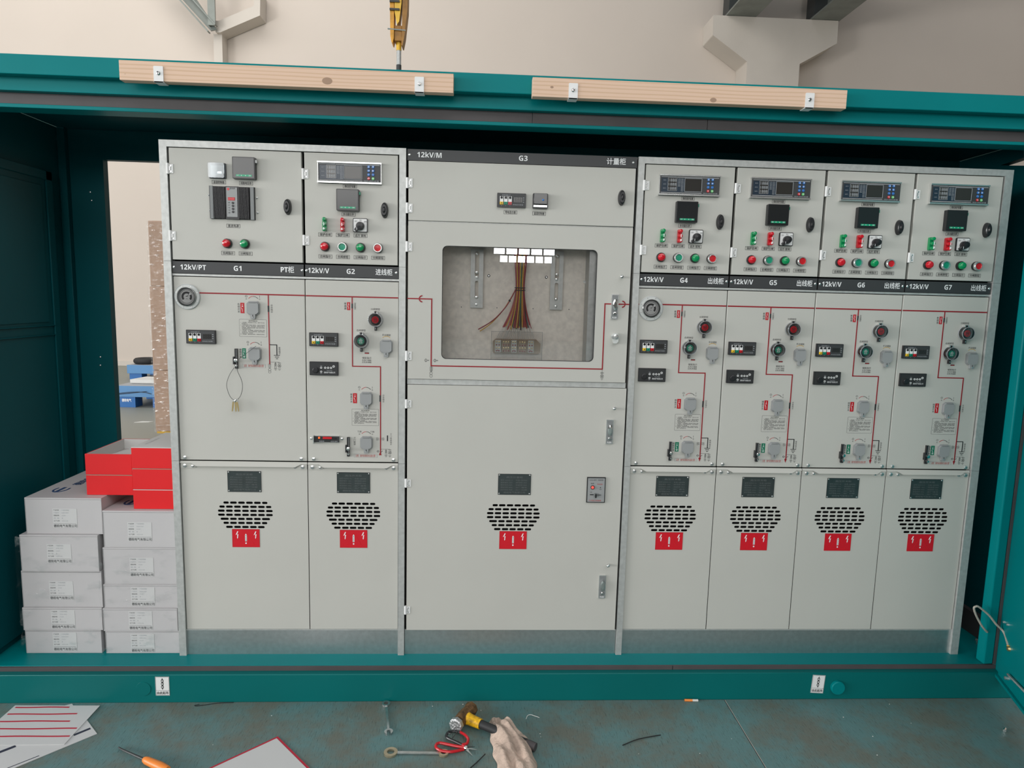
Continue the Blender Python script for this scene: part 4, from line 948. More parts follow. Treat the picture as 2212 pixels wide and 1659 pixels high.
# lower door
d3 = holed('lower_door', g3, [(0.0090, 0.2535), (0.9010, 0.2535), (0.9030, 1.3030), (0.0090, 1.3030)], vent_holes(0.4510, 0.8030), YD, YD + 0.002, 'paint')
b = MB()
for q in ((0.0095, 0.0115, 0.2540, 1.3025), (0.8990, 0.9010, 0.2540, 1.3025), (0.0115, 0.8990, 0.2540, 0.2560), (0.0115, 0.8990, 1.3005, 1.3025)): b.box(q[0], q[1], YD + 0.002, YD + 0.014, q[2], q[3], 'paint')
b.build('folded_edge', d3, smooth=False)
rating_plate(d3, 0.3840, 0.5205, 0.8490, 0.9380, YD, '高压计量柜'); danger_sign(d3, 0.3948, 0.5095, 0.6140, 0.6915, YD)
b = MB(); b.box(0.7545, 0.8320, YD - 0.007, YD, 0.8205, 0.9290, 'black'); b.box(0.7580, 0.8285, YD - 0.0085, YD - 0.006, 0.8240, 0.9255, 'grey_plastic'); f = YD - 0.0088
b.text('DSN-BMY 电磁锁', 0.7935, 0.9180, f, 0.0055, 'ink', w=0.058); b.text('电源', 0.7770, 0.9030, f, 0.005, 'ink', w=0.013); b.text('带电闭锁', 0.8080, 0.9000, f, 0.005, 'ink_red', w=0.022)
b.lathe((0.7780, f, 0.8870), (0, -1, 0), [(0.0085, 0), (0.0085, 0.003), (0.006, 0.003), (0.005, 0.006), (0, 0.007)], 16, ['black', 'black', 'red_dot', 'red_dot']); b.cy(0.8110, 0.8860, 0.002, f - 0.001, f, 'ink', 8); b.text('试验', 0.8110, 0.8780, f, 0.004, 'ink', w=0.009)
b.box(0.7680, 0.7880, f - 0.002, f, 0.8540, 0.8575, 'ink'); b.cy(0.7910, 0.8550, 0.0080, f - 0.005, f, 'grey_mid', 16); b.box(0.7890, 0.7950, f - 0.009, f - 0.004, 0.8440, 0.8600, 'black'); b.arc(0.8030, 0.8545, 0.0032, 0.0014, 0, 6.2832, f - 0.001, f, 'ink', 12); b.box(0.8060, 0.8150, f - 0.001, f, 0.8536, 0.8552, 'ink')
b.text('开锁', 0.7720, 0.8660, f, 0.004, 'ink', w=0.008); b.text('户内高压电磁锁', 0.7900, 0.8300, f, 0.006, 'ink_red', w=0.052)
b.build('electromagnetic_lock', d3)
knob_screw(d3, 0.8540, 1.2220, YD); knob_screw(d3, 0.8570, 0.5485, YD); latch(d3, 0.8400, 1.1220, YD, 0.102); latch(d3, 0.8375, 0.4500, YD, 0.102)
for z in (1.2250, 0.8945, 0.3434): hinge(d3, 0.0110, z, YD, 0.030)
b = MB(); b.box(0.001, 0.9075, -0.002, 0.014, ZF, 0.2500, 'galv_plinth'); b.box(0.001, 0.9075, -0.004, -0.001, 0.2480, 0.2515, 'galv'); b.build('plinth', g3, smooth=False)

# outer frames
for name, xs, lab in ( ('cabinet_rack', ((0.0, 0.0285), (0.9075, 0.9335)), 'galvanised steel rack framing the cabinets marked G1 and G2'),  ('cabinet_rack', ((1.8433, 1.8680), (3.3440, 3.3775)), 'galvanised steel rack framing the cabinets marked G4 to G7')):
    fr = empty(name, (xs[0][0], 0, ZF), lab, 'rack', 'galvanised cabinet racks'); X = -xs[0][0]
    for a, c in xs:
        b = MB()
        for z0, z1 in ((0, 0.8350), (0.8360, 1.6300), (1.6310, 2.0840)): b.box(a + X, c + X, -0.014, 0.060, z0, z1, 'galv')
        b.box(a + X + 0.001, c + X - 0.001, -0.010, 0.059, 0, 2.083, 'steel_dark'); b.build('post', fr, smooth=False)
    a, c = xs[0][1] + X, xs[1][0] + X
    b = MB(); b.box(a, c, -0.014, 0.060, 2.0590, 2.0840, 'galv'); b.build('top_rail', fr, smooth=False)
    b = MB(); b.box(a, c, -0.006, 0.013, 1.5750, 1.5830, 'galv'); b.build('cross_rail', fr, smooth=False)
    b = MB(); b.box(a, c, -0.002, 0.014, 0.0, 0.1100, 'galv_plinth'); b.box(a, c, -0.004, -0.001, 0.1080, 0.1125, 'galv'); b.build('plinth', fr, smooth=False)

# keys hanging from the interlock of G1
k = empty('key_ring', (0.261, -0.02, 1.235), 'bunch of keys hanging on a thin dark wire loop from the G1 interlock', 'keys')
b = MB(); b.tube([(0.000, 0.000, 0.125), (-0.016, -0.003, 0.100), (-0.028, -0.004, 0.070), (-0.030, -0.004, 0.045), (-0.020, -0.004, 0.012), (-0.005, -0.003, -0.006), (0.006, -0.003, -0.006), (0.022, -0.003, 0.012), (0.031, -0.004, 0.045), (0.028, -0.004, 0.075), (0.014, -0.003, 0.108), (0.010, 0.000, 0.125)], 0.0009, 'ink', 6)
b.tube([(0.010, -0.004, 0.150), (0.042, -0.006, 0.176), (0.088, -0.004, 0.212)], 0.0007, 'ink', 6); b.build('wire_loop', k)
b = MB(); b.tube([(0.003 + 0.009 * math.cos(a * 0.5236), -0.006, -0.010 + 0.009 * math.sin(a * 0.5236)) for a in range(13)], 0.0016, 'chrome', 6); b.ball((0.002, -0.008, -0.008), 0.006, 'chrome', 10); b.build('ring', k)
for dx, an in ((-0.004, -7), (0.003, 2), (0.008, 9)):
    b = MB(); b.prism([(-0.003, -0.012), (0.003, -0.012), (0.0035, -0.030), (0.002, -0.050), (-0.002, -0.052), (-0.003, -0.030)], -0.009 - dx * 0.2, -0.007 - dx * 0.2, 'brass'); o = b.build('key', k, bevel=0.0004); o.location.x = dx; o.rotation_euler.y = math.radians(-an)

# ------------------------------------------------------------------ the steel kiosk
ks = empty('equipment_kiosk', (0, 0, 0), 'large teal steel kiosk housing the whole row of grey cabinets', 'kiosk')
b = MB(); b.box(-0.86, 3.62, -0.125, -0.070, 0.0, 0.121, 'teal_dark'); b.build('base_beam', ks, bevel=0.003)
b = MB(); b.box(-0.74, 3.60, -0.090, 0.62, 0.127, 0.140, 'teal'); b.box(-0.74, 3.60, -0.069, -0.04, 0.0, 0.127, 'teal_dark'); b.box(-0.74, 3.60, 0.58, 0.66, 0.0, 0.127, 'teal_dark'); b.build('floor_plate', ks, bevel=0.0015)
b = MB(); b.box(-0.80, 2.068, -0.099, -0.0905, 0.1215, 0.1385, 'rubber'); b.box(2.071, 3.486, -0.099, -0.0905, 0.1215, 0.1385, 'rubber'); b.box(2.068, 2.071, -0.099, -0.0905, 0.1215, 0.1385, 'black'); b.build('door_seal', ks, smooth=False)
b = MB(); b.box(-0.80, 3.50, -0.100, -0.02, 2.3000, 2.3130, 'teal'); b.box(-0.80, 3.62, -0.125, -0.02, 2.3520, 2.4040, 'teal'); b.box(-0.80, 3.62, -0.088, -0.02, 2.3130, 2.3520, 'teal_dark'); b.build('header_beam', ks, bevel=0.002)
b = MB()
for a, c in ((-0.80, 1.412), (1.414, 2.08), (2.082, 3.486)): b.box(a, c, -0.097, -0.0885, 2.3135, 2.3515, 'rubber')
b.build('door_seal', ks, smooth=False)
b = MB(); b.box(-0.98, 3.95, -0.165, -0.127, 2.3970, 2.4640, 'teal'); b.box(-0.98, 3.95, -0.160, -0.02, 2.4045, 2.4100, 'teal'); b.build('roof_fascia', ks, bevel=0.003)
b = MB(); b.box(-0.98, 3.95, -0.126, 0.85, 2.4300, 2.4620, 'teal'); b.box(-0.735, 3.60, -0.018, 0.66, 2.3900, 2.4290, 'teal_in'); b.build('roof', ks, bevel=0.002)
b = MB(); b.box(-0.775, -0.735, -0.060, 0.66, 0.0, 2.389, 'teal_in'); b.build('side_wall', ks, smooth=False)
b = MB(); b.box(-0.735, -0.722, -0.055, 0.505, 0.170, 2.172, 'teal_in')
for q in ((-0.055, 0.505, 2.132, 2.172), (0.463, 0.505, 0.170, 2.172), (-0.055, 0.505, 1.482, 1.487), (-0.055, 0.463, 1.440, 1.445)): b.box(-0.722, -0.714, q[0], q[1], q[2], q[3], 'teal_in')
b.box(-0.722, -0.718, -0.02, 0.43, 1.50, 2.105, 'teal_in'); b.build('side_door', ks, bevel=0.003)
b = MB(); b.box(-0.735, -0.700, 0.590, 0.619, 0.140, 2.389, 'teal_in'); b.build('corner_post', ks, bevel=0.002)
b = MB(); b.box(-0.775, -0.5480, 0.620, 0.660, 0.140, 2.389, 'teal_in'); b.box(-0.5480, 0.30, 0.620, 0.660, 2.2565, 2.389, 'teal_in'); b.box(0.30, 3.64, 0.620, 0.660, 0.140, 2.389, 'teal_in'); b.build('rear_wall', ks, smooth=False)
for x, z in ((-0.6131, 2.1059), (-0.6088, 2.0678), (-0.6073, 1.3273), (-0.6094, 1.2866)): b = MB(); b.lathe((x, 0.620, z), (0, -1, 0), [(0.005, 0), (0.004, 0.003), (0, 0.004)], 8, 'silver'); b.build('rivet', ks)
yz = [(-0.060, 0.0), (0.66, 0.0), (0.66, 2.389), (0.225, 2.389), (0.225, 2.3268), (0.352, 2.3190), (0.215, 2.2920), (-0.060, 2.2600)]
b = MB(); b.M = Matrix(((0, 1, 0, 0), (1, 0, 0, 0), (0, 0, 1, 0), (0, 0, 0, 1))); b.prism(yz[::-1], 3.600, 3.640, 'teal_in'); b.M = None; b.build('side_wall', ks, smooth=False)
b = MB(); b.box(3.575, 3.5995, 0.02, 0.60, 0.1405, 0.245, 'rubber'); b.build('kick_board', ks, smooth=False)
for xa, xb in ((3.4300, 3.4740), (-0.800, -0.752)): b = MB(); b.box(xa, xb, -0.098, -0.050, 0.1405, 2.2995, 'teal'); b.build('door_jamb', ks, bevel=0.006)
b = MB(); b.box(3.4745, 3.4860, -0.098, -0.080, 0.1405, 2.2995, 'rubber'); b.build('door_seal', ks, smooth=False)
b = MB(); b.box(3.53, 3.56, 0.05, 0.075, 0.1405, 0.150, 'silver'); b.lathe((3.545, 0.062, 0.150), (0, 0, 1), [(0.008, 0), (0.007, 0.006), (0, 0.008)], 8, 'silver'); b.lathe((3.555, 0.105, 0.1405), (0, 0, 1), [(0.007, 0), (0.006, 0.008), (0, 0.010)], 8, 'silver'); b.build('anchor_bolts', ks)
for x, z, mt, r in ((2.7745, 0.0560, 'teal', 0.0300), (-0.0970, 0.0610, 'teal_dark', 0.0300)):
    b = MB(); b.lathe((x, -0.125, z), (0, -1, 0), [(r, 0), (r, 0.010), (r - 0.003, 0.013), (0, 0.013)] if mt == 'teal' else [(r, 0), (r - 0.001, 0.0022), (0, 0.0024)], 28, mt); b.build('lifting_plug', ks)
for x0, z0, tl in ((-0.0490, 0.0320, 0), (2.6600, 0.0310, 0.06)):
    b = MB(); w_, h_ = 0.055, 0.081; b.box(0, w_, -0.0006, 0, 0, h_, 'white'); b.rect(0.001, w_ - 0.001, 0.001, h_ - 0.001, -0.0010, 0.0008, 'ink'); b.box(0.001, w_ - 0.001, -0.001, -0.0006, 0.0215, 0.0223, 'ink')
    b.text('由此起吊', w_ / 2, 0.0115, -0.0011, 0.0105, 'ink', w=0.045, bold=0.02)
    for cz, v in ((0.063, 1), (0.0505, 1), (0.037, 1)): b.prism([(w_ / 2 + 0.0055 * math.cos(a), cz + 0.0075 * math.sin(a)) for a in [i * math.pi / 6 for i in range(12)]], -0.0010, -0.0006, 'ink'); b.prism([(w_ / 2 + 0.0030 * math.cos(a), cz + 0.0050 * math.sin(a)) for a in [i * math.pi / 6 for i in range(12)]], -0.0012, -0.0006, 'white')
    for cz in (0.0567, 0.0435, 0.031, 0.070): b.box(w_ / 2 - 0.0012, w_ / 2 + 0.0012, -0.0016, -0.0006, cz - 0.0045, cz + 0.0045, 'ink')
    o = b.build('lifting_point_label', ks, smooth=False, loc=(x0, -0.1256, z0)); o.rotation_euler.y = tl
# right-hand kiosk door, standing open
dr = empty('kiosk_door', (3.4890, -0.088, 0.100), 'bright teal kiosk door swung open at the right edge of the frame', 'door', rz=math.atan2(-0.944, -0.329))
b = MB(); b.box(0.0, 0.95, 0.002, 0.036, 0, 2.20, 'teal'); o = b.build('door_leaf', dr, bevel=0.003)
b = MB()
for q in ((0.0, 0.95, 0, 0.012), (0.0, 0.95, 2.188, 2.20), (0.0, 0.010, 0, 2.20), (0.94, 0.95, 0, 2.20)): b.box(q[0], q[1], -0.010, 0.002, q[2], q[3], 'teal')
b.build('folded_rim', dr, bevel=0.001)
b = MB(); b.lathe((0.044, 0.002, 0.250), (0, -1, 0), [(0.006, 0), (0.005, 0.008), (0.0, 0.009)], 8, 'silver'); b.lathe((0.080, 0.002, 0.256), (0, -1, 0), [(0.006, 0), (0.005, 0.008), (0.0, 0.009)], 8, 'silver'); b.lathe((0.112, 0.002, 0.166), (0, -1, 0), [(0.012, 0), (0.010, 0.008), (0.0, 0.010)], 8, 'brass'); b.build('door_bolt', dr)
b = MB(); b.tube([(0.150, -0.008, 0.072), (0.480, -0.008, 0.100)], 0.005, 'silver', 8); b.lathe((0.136, 0.002, 0.048), (0, -1, 0), [(0.008, 0), (0.007, 0.014), (0, 0.016)], 8, 'silver'); b.build('door_stay', dr)
b = MB(); D = lambda x, z: (3.489 - 0.329 * x, -0.088 - 0.944 * x - 0.004, 0.100 + z)
pts = [Vector(p) for p in ((3.4285, -0.1000, 0.290), (3.4100, -0.105, 0.306), (3.3890, -0.105, 0.3317), (3.3640, -0.105, 0.372), (3.3531, -0.105, 0.3996), (3.3588, -0.106, 0.4075), (3.3720, -0.108, 0.4070), (3.4177, -0.112, 0.3715), (3.4480, -0.118, 0.335), D(0.040, 0.206), D(0.085, 0.180), D(0.104, 0.166))]
b.tube(pts, 0.0045, 'braid', 8); b.tube([D(0.100, 0.176), D(0.108, 0.158)], 0.0075, 'sleeve_orange', 8); o = b.build('earthing_cable'); tag(o, 'short looped grey braided cable between the kiosk jamb and its open door', 'cable')

# timber battens on the roof edge
for i, (xa, xb, cl, lab) in enumerate(((-0.038, 1.121, (0.0965, 1.0000), 'left pine batten with two metal clips on the teal roof edge'), (1.403, 2.5600, (1.5500, 2.4200), 'right pine batten with two metal clips on the teal roof edge'))):
    w_ = empty('timber_batten', (xa, -0.1655, 2.3800), lab, 'timber', 'timber battens along the roof edge'); L = xb - xa
    b = MB(); b.box(0, L, -0.036, 0, 0, 0.0660, 'wood'); b.build('batten', w_, bevel=0.0015)
    for kx, kz, kr in (((0.715 * L / 1.16, 0.024, 0.012), (0.02, 0.02, 0.001)) if i == 0 else ((0.070, 0.034, 0.004), (0.66, 0.012, 0.008))):
        b = MB(); b.prism([(kx + kr * 1.5 * math.cos(a), kz + kr * math.sin(a)) for a in [j * math.pi / 8 for j in range(16)]], -0.0364, -0.035, 'carton'); b.build('wood_knot', w_, smooth=False)
    for cx in cl:
        c = cx - xa; b = MB(); b.prism(rr(c - 0.0165, c + 0.0165, -0.004, 0.0500, 0.003), -0.0395, -0.0365, 'white'); b.box(c - 0.0165, c + 0.0165, -0.0395, 0.0, -0.0040, -0.0010, 'white'); o = b.build('fixing_clip', w_)
        b = MB(); b.lathe((c, -0.0395, 0.026), (0, -1, 0), [(0.0075, 0), (0.0075, 0.001), (0.0045, 0.0055), (0, 0.006)], 12, 'chrome'); b.box(c - 0.0009, c + 0.0009, -0.0462, -0.0450, 0.021, 0.031, 'ink'); b.build('clip_screw', o)

# ------------------------------------------------------------------ boxes beside the cabinets
def white_box(x0, x1, z0, z1, y, lab_c, label, depth=0.46, top=False, dx=0.0, lw=0.096, lh=0.080):
    t = empty('cardboard_box', (x0, y, z0), label, 'box', 'white cartons stacked left of the cabinets'); w = x1 - x0; h = z1 - z0
    b = MB(); b.box(0, w, 0, depth, 0, h, 'box_white'); b.box(0.0003, w - 0.0003, -0.0008, 0.0, 0.004, h - 0.004, 'box_white'); b.build('carton', t, bevel=0.003)
    b = MB(); b.box(0.002, w - 0.002, -0.0016, -0.0006, h - 0.006, h - 0.0052, 'grey_mid'); b.box(0.002, 0.0028, -0.0016, -0.0006, 0.004, h - 0.006, 'grey_mid'); b.build('flap_crease', t, smooth=False)
    lx, lz = lab_c[0] - x0, lab_c[1] - z0; lh = min(lh, h - 0.014)
    b = MB(); f = -0.0016; b.box(lx - lw / 2, lx + lw / 2, f, -0.0008, lz - lh / 2, lz + lh / 2, 'label_paper'); g = f - 0.0002
    zt = lz + lh / 2 - 0.006; n = 5 if lh > 0.075 else 4; st = (lh - 0.028) / (n - 0.4)
    for i in range(n):
        b.text(('产品名称', '产品型号', '规格参数', '数 量', '生产日期')[i], lx - lw / 2 + 0.004, zt - st * i, g, 0.0048, 'ink_grey' if i % 2 else 'strip', w=0.022, align='l'); b.text(('户内高压断路器', 'ZN28-12/630', 'AC220V', '1', '2023.08')[i], lx - lw / 2 + 0.036, zt - st * i, g, 0.0048, 'ink_grey', w=(0.030, 0.028, 0.016, 0.003, 0.024)[i], align='l')
    b.box(lx - lw / 2 + 0.002, lx + lw / 2 - 0.004, g, f, lz - lh / 2 + 0.0170, lz - lh / 2 + 0.0178, 'strip')
    b.text('德皖电气有限公司', lx, lz - lh / 2 + 0.0075, g, 0.0105, 'strip', w=lw - 0.004, bold=0.01); b.build('shipping_label', t, smooth=False)
    if top:
        b = MB(); cx = top
        # logo: ring arc, bar and lettering running towards the back
        ring = [(cx + 0.030 * math.cos(a), 0.120 + 0.045 * math.sin(a)) for a in [math.radians(q) for q in range(150, 391, 20)]]; inn = [(cx + 0.022 * math.cos(a), 0.120 + 0.036 * math.sin(a)) for a in [math.radians(q) for q in range(150, 391, 20)]]
        for j in range(len(ring) - 1): b.slab([ring[j], ring[j + 1], inn[j + 1], inn[j]], h, h + 0.0006, 'logo_blue')
        b.slab([(cx - 0.008, 0.085), (cx + 0.006, 0.085), (cx + 0.006, 0.150), (cx - 0.008, 0.150)], h, h + 0.0006, 'logo_blue')
        vs, fs, a0, a1, c0, c1 = text_geo('德皖电气', 2, 0.02); sc = 0.155 / (a1 - a0)
        b.add([(cx + 0.020 - (c - 0.36) * 0.042, 0.185 + (a - a0) * sc, h + 0.0007 + l) for a, c, l in vs], fs, 'logo_blue'); b.build('printed_logo', t, smooth=False)
    return t


A = [(-0.6340, -0.3270, 0.1405, 0.2430, 0.008, 'bottom'), (-0.6360, -0.3165, 0.2440, 0.3420, 0.004, 'second from the bottom'), (-0.6330, -0.3130, 0.3430, 0.5000, 0.008, 'in the middle'), (-0.6240, -0.3150, 0.5010, 0.6560, 0.000, 'second from the top'), (-0.6020, -0.2990, 0.6570, 0.8090, 0.012, 'top, with a blue logo on its lid')]
LA = [(-0.475, 0.191), (-0.474, 0.292), (-0.476, 0.416), (-0.470, 0.578), (-0.446, 0.724)]
for q, l in zip(A, LA): white_box(q[0], q[1], q[2], q[3], q[4], l, 'white carton in the left stack beside G1, ' + q[5], top=0.075 if q[5].startswith('top') else False)
A = [(-0.3090, -0.0070, 0.1405, 0.2400, 0.006, 'bottom'), (-0.3120, -0.0100, 0.2410, 0.3400, 0.002, 'second from the bottom'), (-0.3060, -0.0040, 0.3410, 0.4430, 0.006, 'in the middle'), (-0.3010, -0.0040, 0.4440, 0.6020, 0.006, 'second from the top'), (-0.2940, -0.0035, 0.6030, 0.7590, 0.006, 'topmost white one, under the red boxes')]
LA = [(-0.158, 0.186), (-0.160, 0.288), (-0.148, 0.391), (-0.147, 0.519), (-0.148, 0.671)]
for q, l in zip(A, LA): white_box(q[0], q[1], q[2], q[3], q[4], l, 'white carton in the right stack against G1, ' + q[5], top=0.060 if 'topmost' in q[5] else False)


def red_box(x0, x1, z0, z1, y, label, tray=False, depth=0.30):
    t = empty('document_box', (x0, y, z0), label, 'box', 'red boxes on top of the white cartons'); w = x1 - x0; h = z1 - z0; b = MB()
    if tray:
        b.box(0.004, w - 0.004, 0.004, depth - 0.004, 0, 0.03, 'box_red')
        for q in ((0, w, 0, 0.004), (0, w, depth - 0.004, depth)): b.box(q[0], q[1], q[2], q[3], 0, h, 'box_red')
        for q in ((0, 0.004), (w - 0.004, w)): b.box(q[0], q[1], 0.004, depth - 0.004, 0, h, 'box_red')
        b.build('box_body', t, bevel=0.0008)
        b = MB(); b.box(0.005, w - 0.005, 0.005, depth - 0.005, 0.0305, 0.040, 'box_inner')
        for q in ((0.0045, w - 0.0045, 0.0045, 0.0065), (0.0045, w - 0.0045, depth - 0.0065, depth - 0.0045), (0.0045, 0.0065, 0.007, depth - 0.007), (w - 0.0065, w - 0.0045, 0.007, depth - 0.007)): b.box(q[0], q[1], q[2], q[3], 0.041, h - 0.0005, 'box_inner')
        b.slab([(0.035, 0.05), (0.085, 0.25), (w - 0.02, 0.27), (w - 0.02, 0.04)], 0.0405, 0.062, 'box_inner'); b.build('white_lining', t, smooth=False)
    else:
        b.box(0, w, 0, depth, 0, h - 0.002, 'box_red'); b.build('box_body', t, bevel=0.0008); b = MB(); b.box(0.001, w - 0.001, 0.001, depth - 0.001, h - 0.0018, h, 'box_inner')
        b.box(0.0005, w, -0.0006, 0, h - 0.002, h, 'carton' if 'lower' in label or 'middle' in label else 'box_inner')
        vs, fs, a0, a1, c0, c1 = text_geo('电气设备说明书', 1, 0.0); sc = 0.12 / (a1 - a0)
        b.add([(0.030 - (c - 0.36) * 0.010, 0.06 + (a - a0) * sc, h + 0.0004) for a, c, l in vs], fs, 'ink_grey'); b.build('white_lid', t, smooth=False)


red_box(-0.3790, -0.1930, 0.8100, 0.8950, 0.055, 'lower red box of the left pair, resting on the tall left carton stack')
red_box(-0.3790, -0.1930, 0.8960, 0.9830, 0.055, 'open-topped red tray with white lining, upper one of the left pair', True)
red_box(-0.1800, -0.0065, 0.7600, 0.8420, 0.030, 'lowest red box of the three against the G1 frame')
red_box(-0.1800, -0.0065, 0.8430, 0.9300, 0.030, 'middle red box of the three against the G1 frame')
red_box(-0.1800, -0.0065, 0.9310, 1.0190, 0.030, 'topmost red box with white lid, against the G1 frame')
b = MB()
for x0, x1, y0, z0, z1 in ((-0.6400, -0.3110, -0.004, 0.1415, 0.6500), (-0.3155, -0.0012, -0.003, 0.1415, 0.6000)):
    xs = [x0 + (x1 - x0) * i / 10 for i in range(11)]; zs = [z0 + (z1 - z0) * i / 14 for i in range(15)]; rn = random.Random(int(x0 * 100)); vs = []
    for z in zs: vs += [(x, y0 - rn.uniform(0, 0.004), z) for x in xs]
    b.add(vs, [(j * 11 + i, j * 11 + i + 1, (j + 1) * 11 + i + 1, (j + 1) * 11 + i) for j in range(14) for i in range(10)], 'film_light')
    for s, xx in ((-1, x0), (1, x1)):
        if s > 0: continue
        vs = [(xx - rn.uniform(0, 0.010), y0 + 0.04 * i, z) for z in zs for i in range(12)]; b.add(vs, [(j * 12 + i + 1, j * 12 + i, (j + 1) * 12 + i, (j + 1) * 12 + i + 1) for j in range(14) for i in range(11)], 'film_light')
b = b.build('stretch_film'); tag(b, 'clear stretch film wrapped round the lower white cartons', 'stretch film')

# ------------------------------------------------------------------ hall
b = MB(); b.box(-22, 22, -24, 12.6, -0.05, 0.0, 'floor_paint'); tag(b.build('floor', smooth=False), kind='structure')
b = MB(); b.box(-22, 22, 12.14, 12.4, 0.0, 14, 'wall'); b.box(-22, 22, 12.10, 12.14, 0.0, 0.10, 'concrete'); tag(b.build('wall_back', smooth=False), kind='structure')
b = MB(); b.box(15.0, 15.3, -24, 12.14, 0, 9, 'wall'); tag(b.build('wall_right', smooth=False), kind='structure')
b = MB(); b.box(-22, 22, -24.3, -24.0, 0, 14, 'hall_dark'); tag(b.build('wall_front', smooth=False), kind='structure')
for n, (xa, xb, za, zb, k) in enumerate(((1.70, 4.15, 3.37, 4.00, 5), (1.95, 4.05, 3.06, 3.31, 6), (8.6, 9.6, 2.7, 3.6, 1), (-10.0, 6.0, 4.6, 9.0, 10))):  # last entry is an unseen panel added for frontal fill; the others show as reflections
    wn = empty('window_%d' % (n + 1), (xa, -23.9, za), None, None); tag(wn, kind='structure'); b = MB(); b.box(0, xb - xa, -0.08, -0.05, 0, zb - za, 'skylight_glass' if n < 3 else 'fill_panel'); b.build('pane', wn, smooth=False)
    b = MB()
    for i in range(k + 1): c = (xb - xa) * i / k; b.box(c - 0.03, c + 0.03, -0.05, 0.02, 0, zb - za, 'steel_dark')
    b.box(0, xb - xa, -0.05, 0.02, -0.04, 0, 'steel_dark'); b.box(0, xb - xa, -0.05, 0.02, zb - za, zb - za + 0.04, 'steel_dark'); b.build('window_frame', wn, smooth=False)
# concrete column with two arms, crane beams on it
c = empty('concrete_column', (7.18, 11.51, 0), 'cream concrete column with two bracket arms behind the kiosk, right of the hoist', 'column'); X = -7.18
b = MB(); b.prism([(x + X, z) for x, z in ((5.855, 7.470), (8.468, 7.470), (8.476, 7.03), (7.725, 6.600), (7.735, 0.0), (6.640, 0.0), (6.620, 6.600), (5.870, 7.085))], 0.0, 0.63, 'concrete'); b.build('column_body', c, smooth=False, bevel=0.015)
for xa, xb, lab in ((6.13, 6.75, 'left'), (7.90, 8.50, 'right')):
    t = empty('crane_beam', (xa, 3.2, 7.475), '%s dark steel crane beam resting on the cream column arm' % lab, 'beam', 'steel crane beams'); w_ = xb - xa
    b = MB(); b.box(0, w_, 0, 8.85, 0, 0.035, 'steel_grey'); b.box(0, w_, 0, 8.85, 1.0, 1.035, 'steel_grey'); b.box(w_ / 2 - 0.02, w_ / 2 + 0.02, 0, 8.85, 0.035, 1.0, 'steel_grey')
    b.build('beam', t, smooth=False)
    b = MB(); b.box(0.02, w_ - 0.02, 8.25, 8.60, 0.036, 0.99, 'steel_dark'); b.build('end_stiffener', t, smooth=False)
# pilaster with steel bracket at the left
c = empty('concrete_column', (-4.165, 11.84, 0), 'slim cream pilaster with a bracket arm above the left batten', 'column')
b = MB(); b.box(-0.085, 0.085, 0, 0.29, 0, 6.80, 'concrete'); b.prism([(0.0, 6.80), (0.085, 6.80), (0.88, 7.155), (0.90, 7.60), (0.78, 7.60), (0.76, 7.33), (0.07, 7.02), (0.0, 7.02)], -0.10, 0.28, 'concrete'); b.build('column_body', c, smooth=False)
b = MB(); b.prism([(-0.06, 6.79), (0.06, 6.82), (-0.42, 7.46), (-0.72, 7.60), (-0.90, 7.60)][:2] + [(-0.62, 7.80), (-1.02, 7.80)], -0.20, -0.16, 'steel_grey'); b.box(-0.07, 0.07, -0.30, -0.26, 6.86, 8.6, 'steel_grey'); b.box(-0.07, -0.055, -0.26, -0.12, 6.86, 8.6, 'steel_grey')
b.M = Matrix.Translation((0, 0, 6.80)) @ Matrix.Rotation(math.radians(-43), 4, 'Y'); b.box(-0.11, -0.085, -0.32, -0.20, 0, 1.6, 'steel_grey'); b.box(0.085, 0.11, -0.32, -0.20, 0, 1.6, 'steel_grey'); b.M = None
b.build('steel_strut', c, smooth=False)
# crane hook block
h = empty('hoist_block', (0.5430, 3.0, 3.10), 'yellow and orange crane hook block hanging behind the kiosk roof', 'hoist'); Z = -3.10
b = MB(); b.prism([(-0.064, 3.70), (-0.055, 3.655), (-0.047, 3.648), (-0.036, 3.69), (-0.034, 4.35), (-0.075, 4.35)], -0.055, 0.055, 'hoist'); b.v = [(x, y, z + Z) for x, y, z in b.v]; b.build('side_plate', h, bevel=0.003)
b = MB(); b.prism([(0.047, 3.70), (0.032, 3.63), (0.022, 3.635), (0.026, 3.72), (0.040, 4.35), (0.078, 4.35), (0.070, 3.90)], -0.055, 0.055, 'hoist_brown'); b.v = [(x, y, z + Z) for x, y, z in b.v]; b.build('side_plate', h, bevel=0.003)
b = MB(); b.prism([(-0.012, 3.785), (-0.030, 3.88), (-0.032, 4.35), (0.036, 4.35), (0.024, 3.95), (0.006, 3.81)], -0.062, 0.050, 'hoist_yellow'); b.v = [(x, y, z + Z) for x, y, z in b.v]; b.build('sheave_guard', h, bevel=0.004)
b = MB(); b.box(-0.034, 0.026, -0.045, 0.045, 3.67 + Z, 3.785 + Z, 'hoist_brown'); b.lathe((-0.003, 0, 3.61 + Z), (0, 0, 1), [(0.020, 0), (0.022, 0.06)], 14, 'hoist_yellow'); b.build('crosshead', h, bevel=0.004)
for z in (4.02, 3.955, 3.895): b = MB(); b.box(-0.068 if z < 4 else -0.050, 0.010, -0.075, -0.060, z + Z - 0.007, z + Z + 0.007, 'steel_dark'); b.build('cross_bolt', h)
b = MB(); b.tube([(-0.085, -0.05, 3.755 + Z), (0.055, -0.058, 3.745 + Z)], 0.006, 'silver', 8); b.build('cross_pin', h)
b = MB(); b.lathe((0.056, -0.050, 4.02 + Z), (0, -1, 0), [(0.022, 0), (0.018, 0.02), (0, 0.02)], 12, 'black'); b.build('sheave_hub', h)
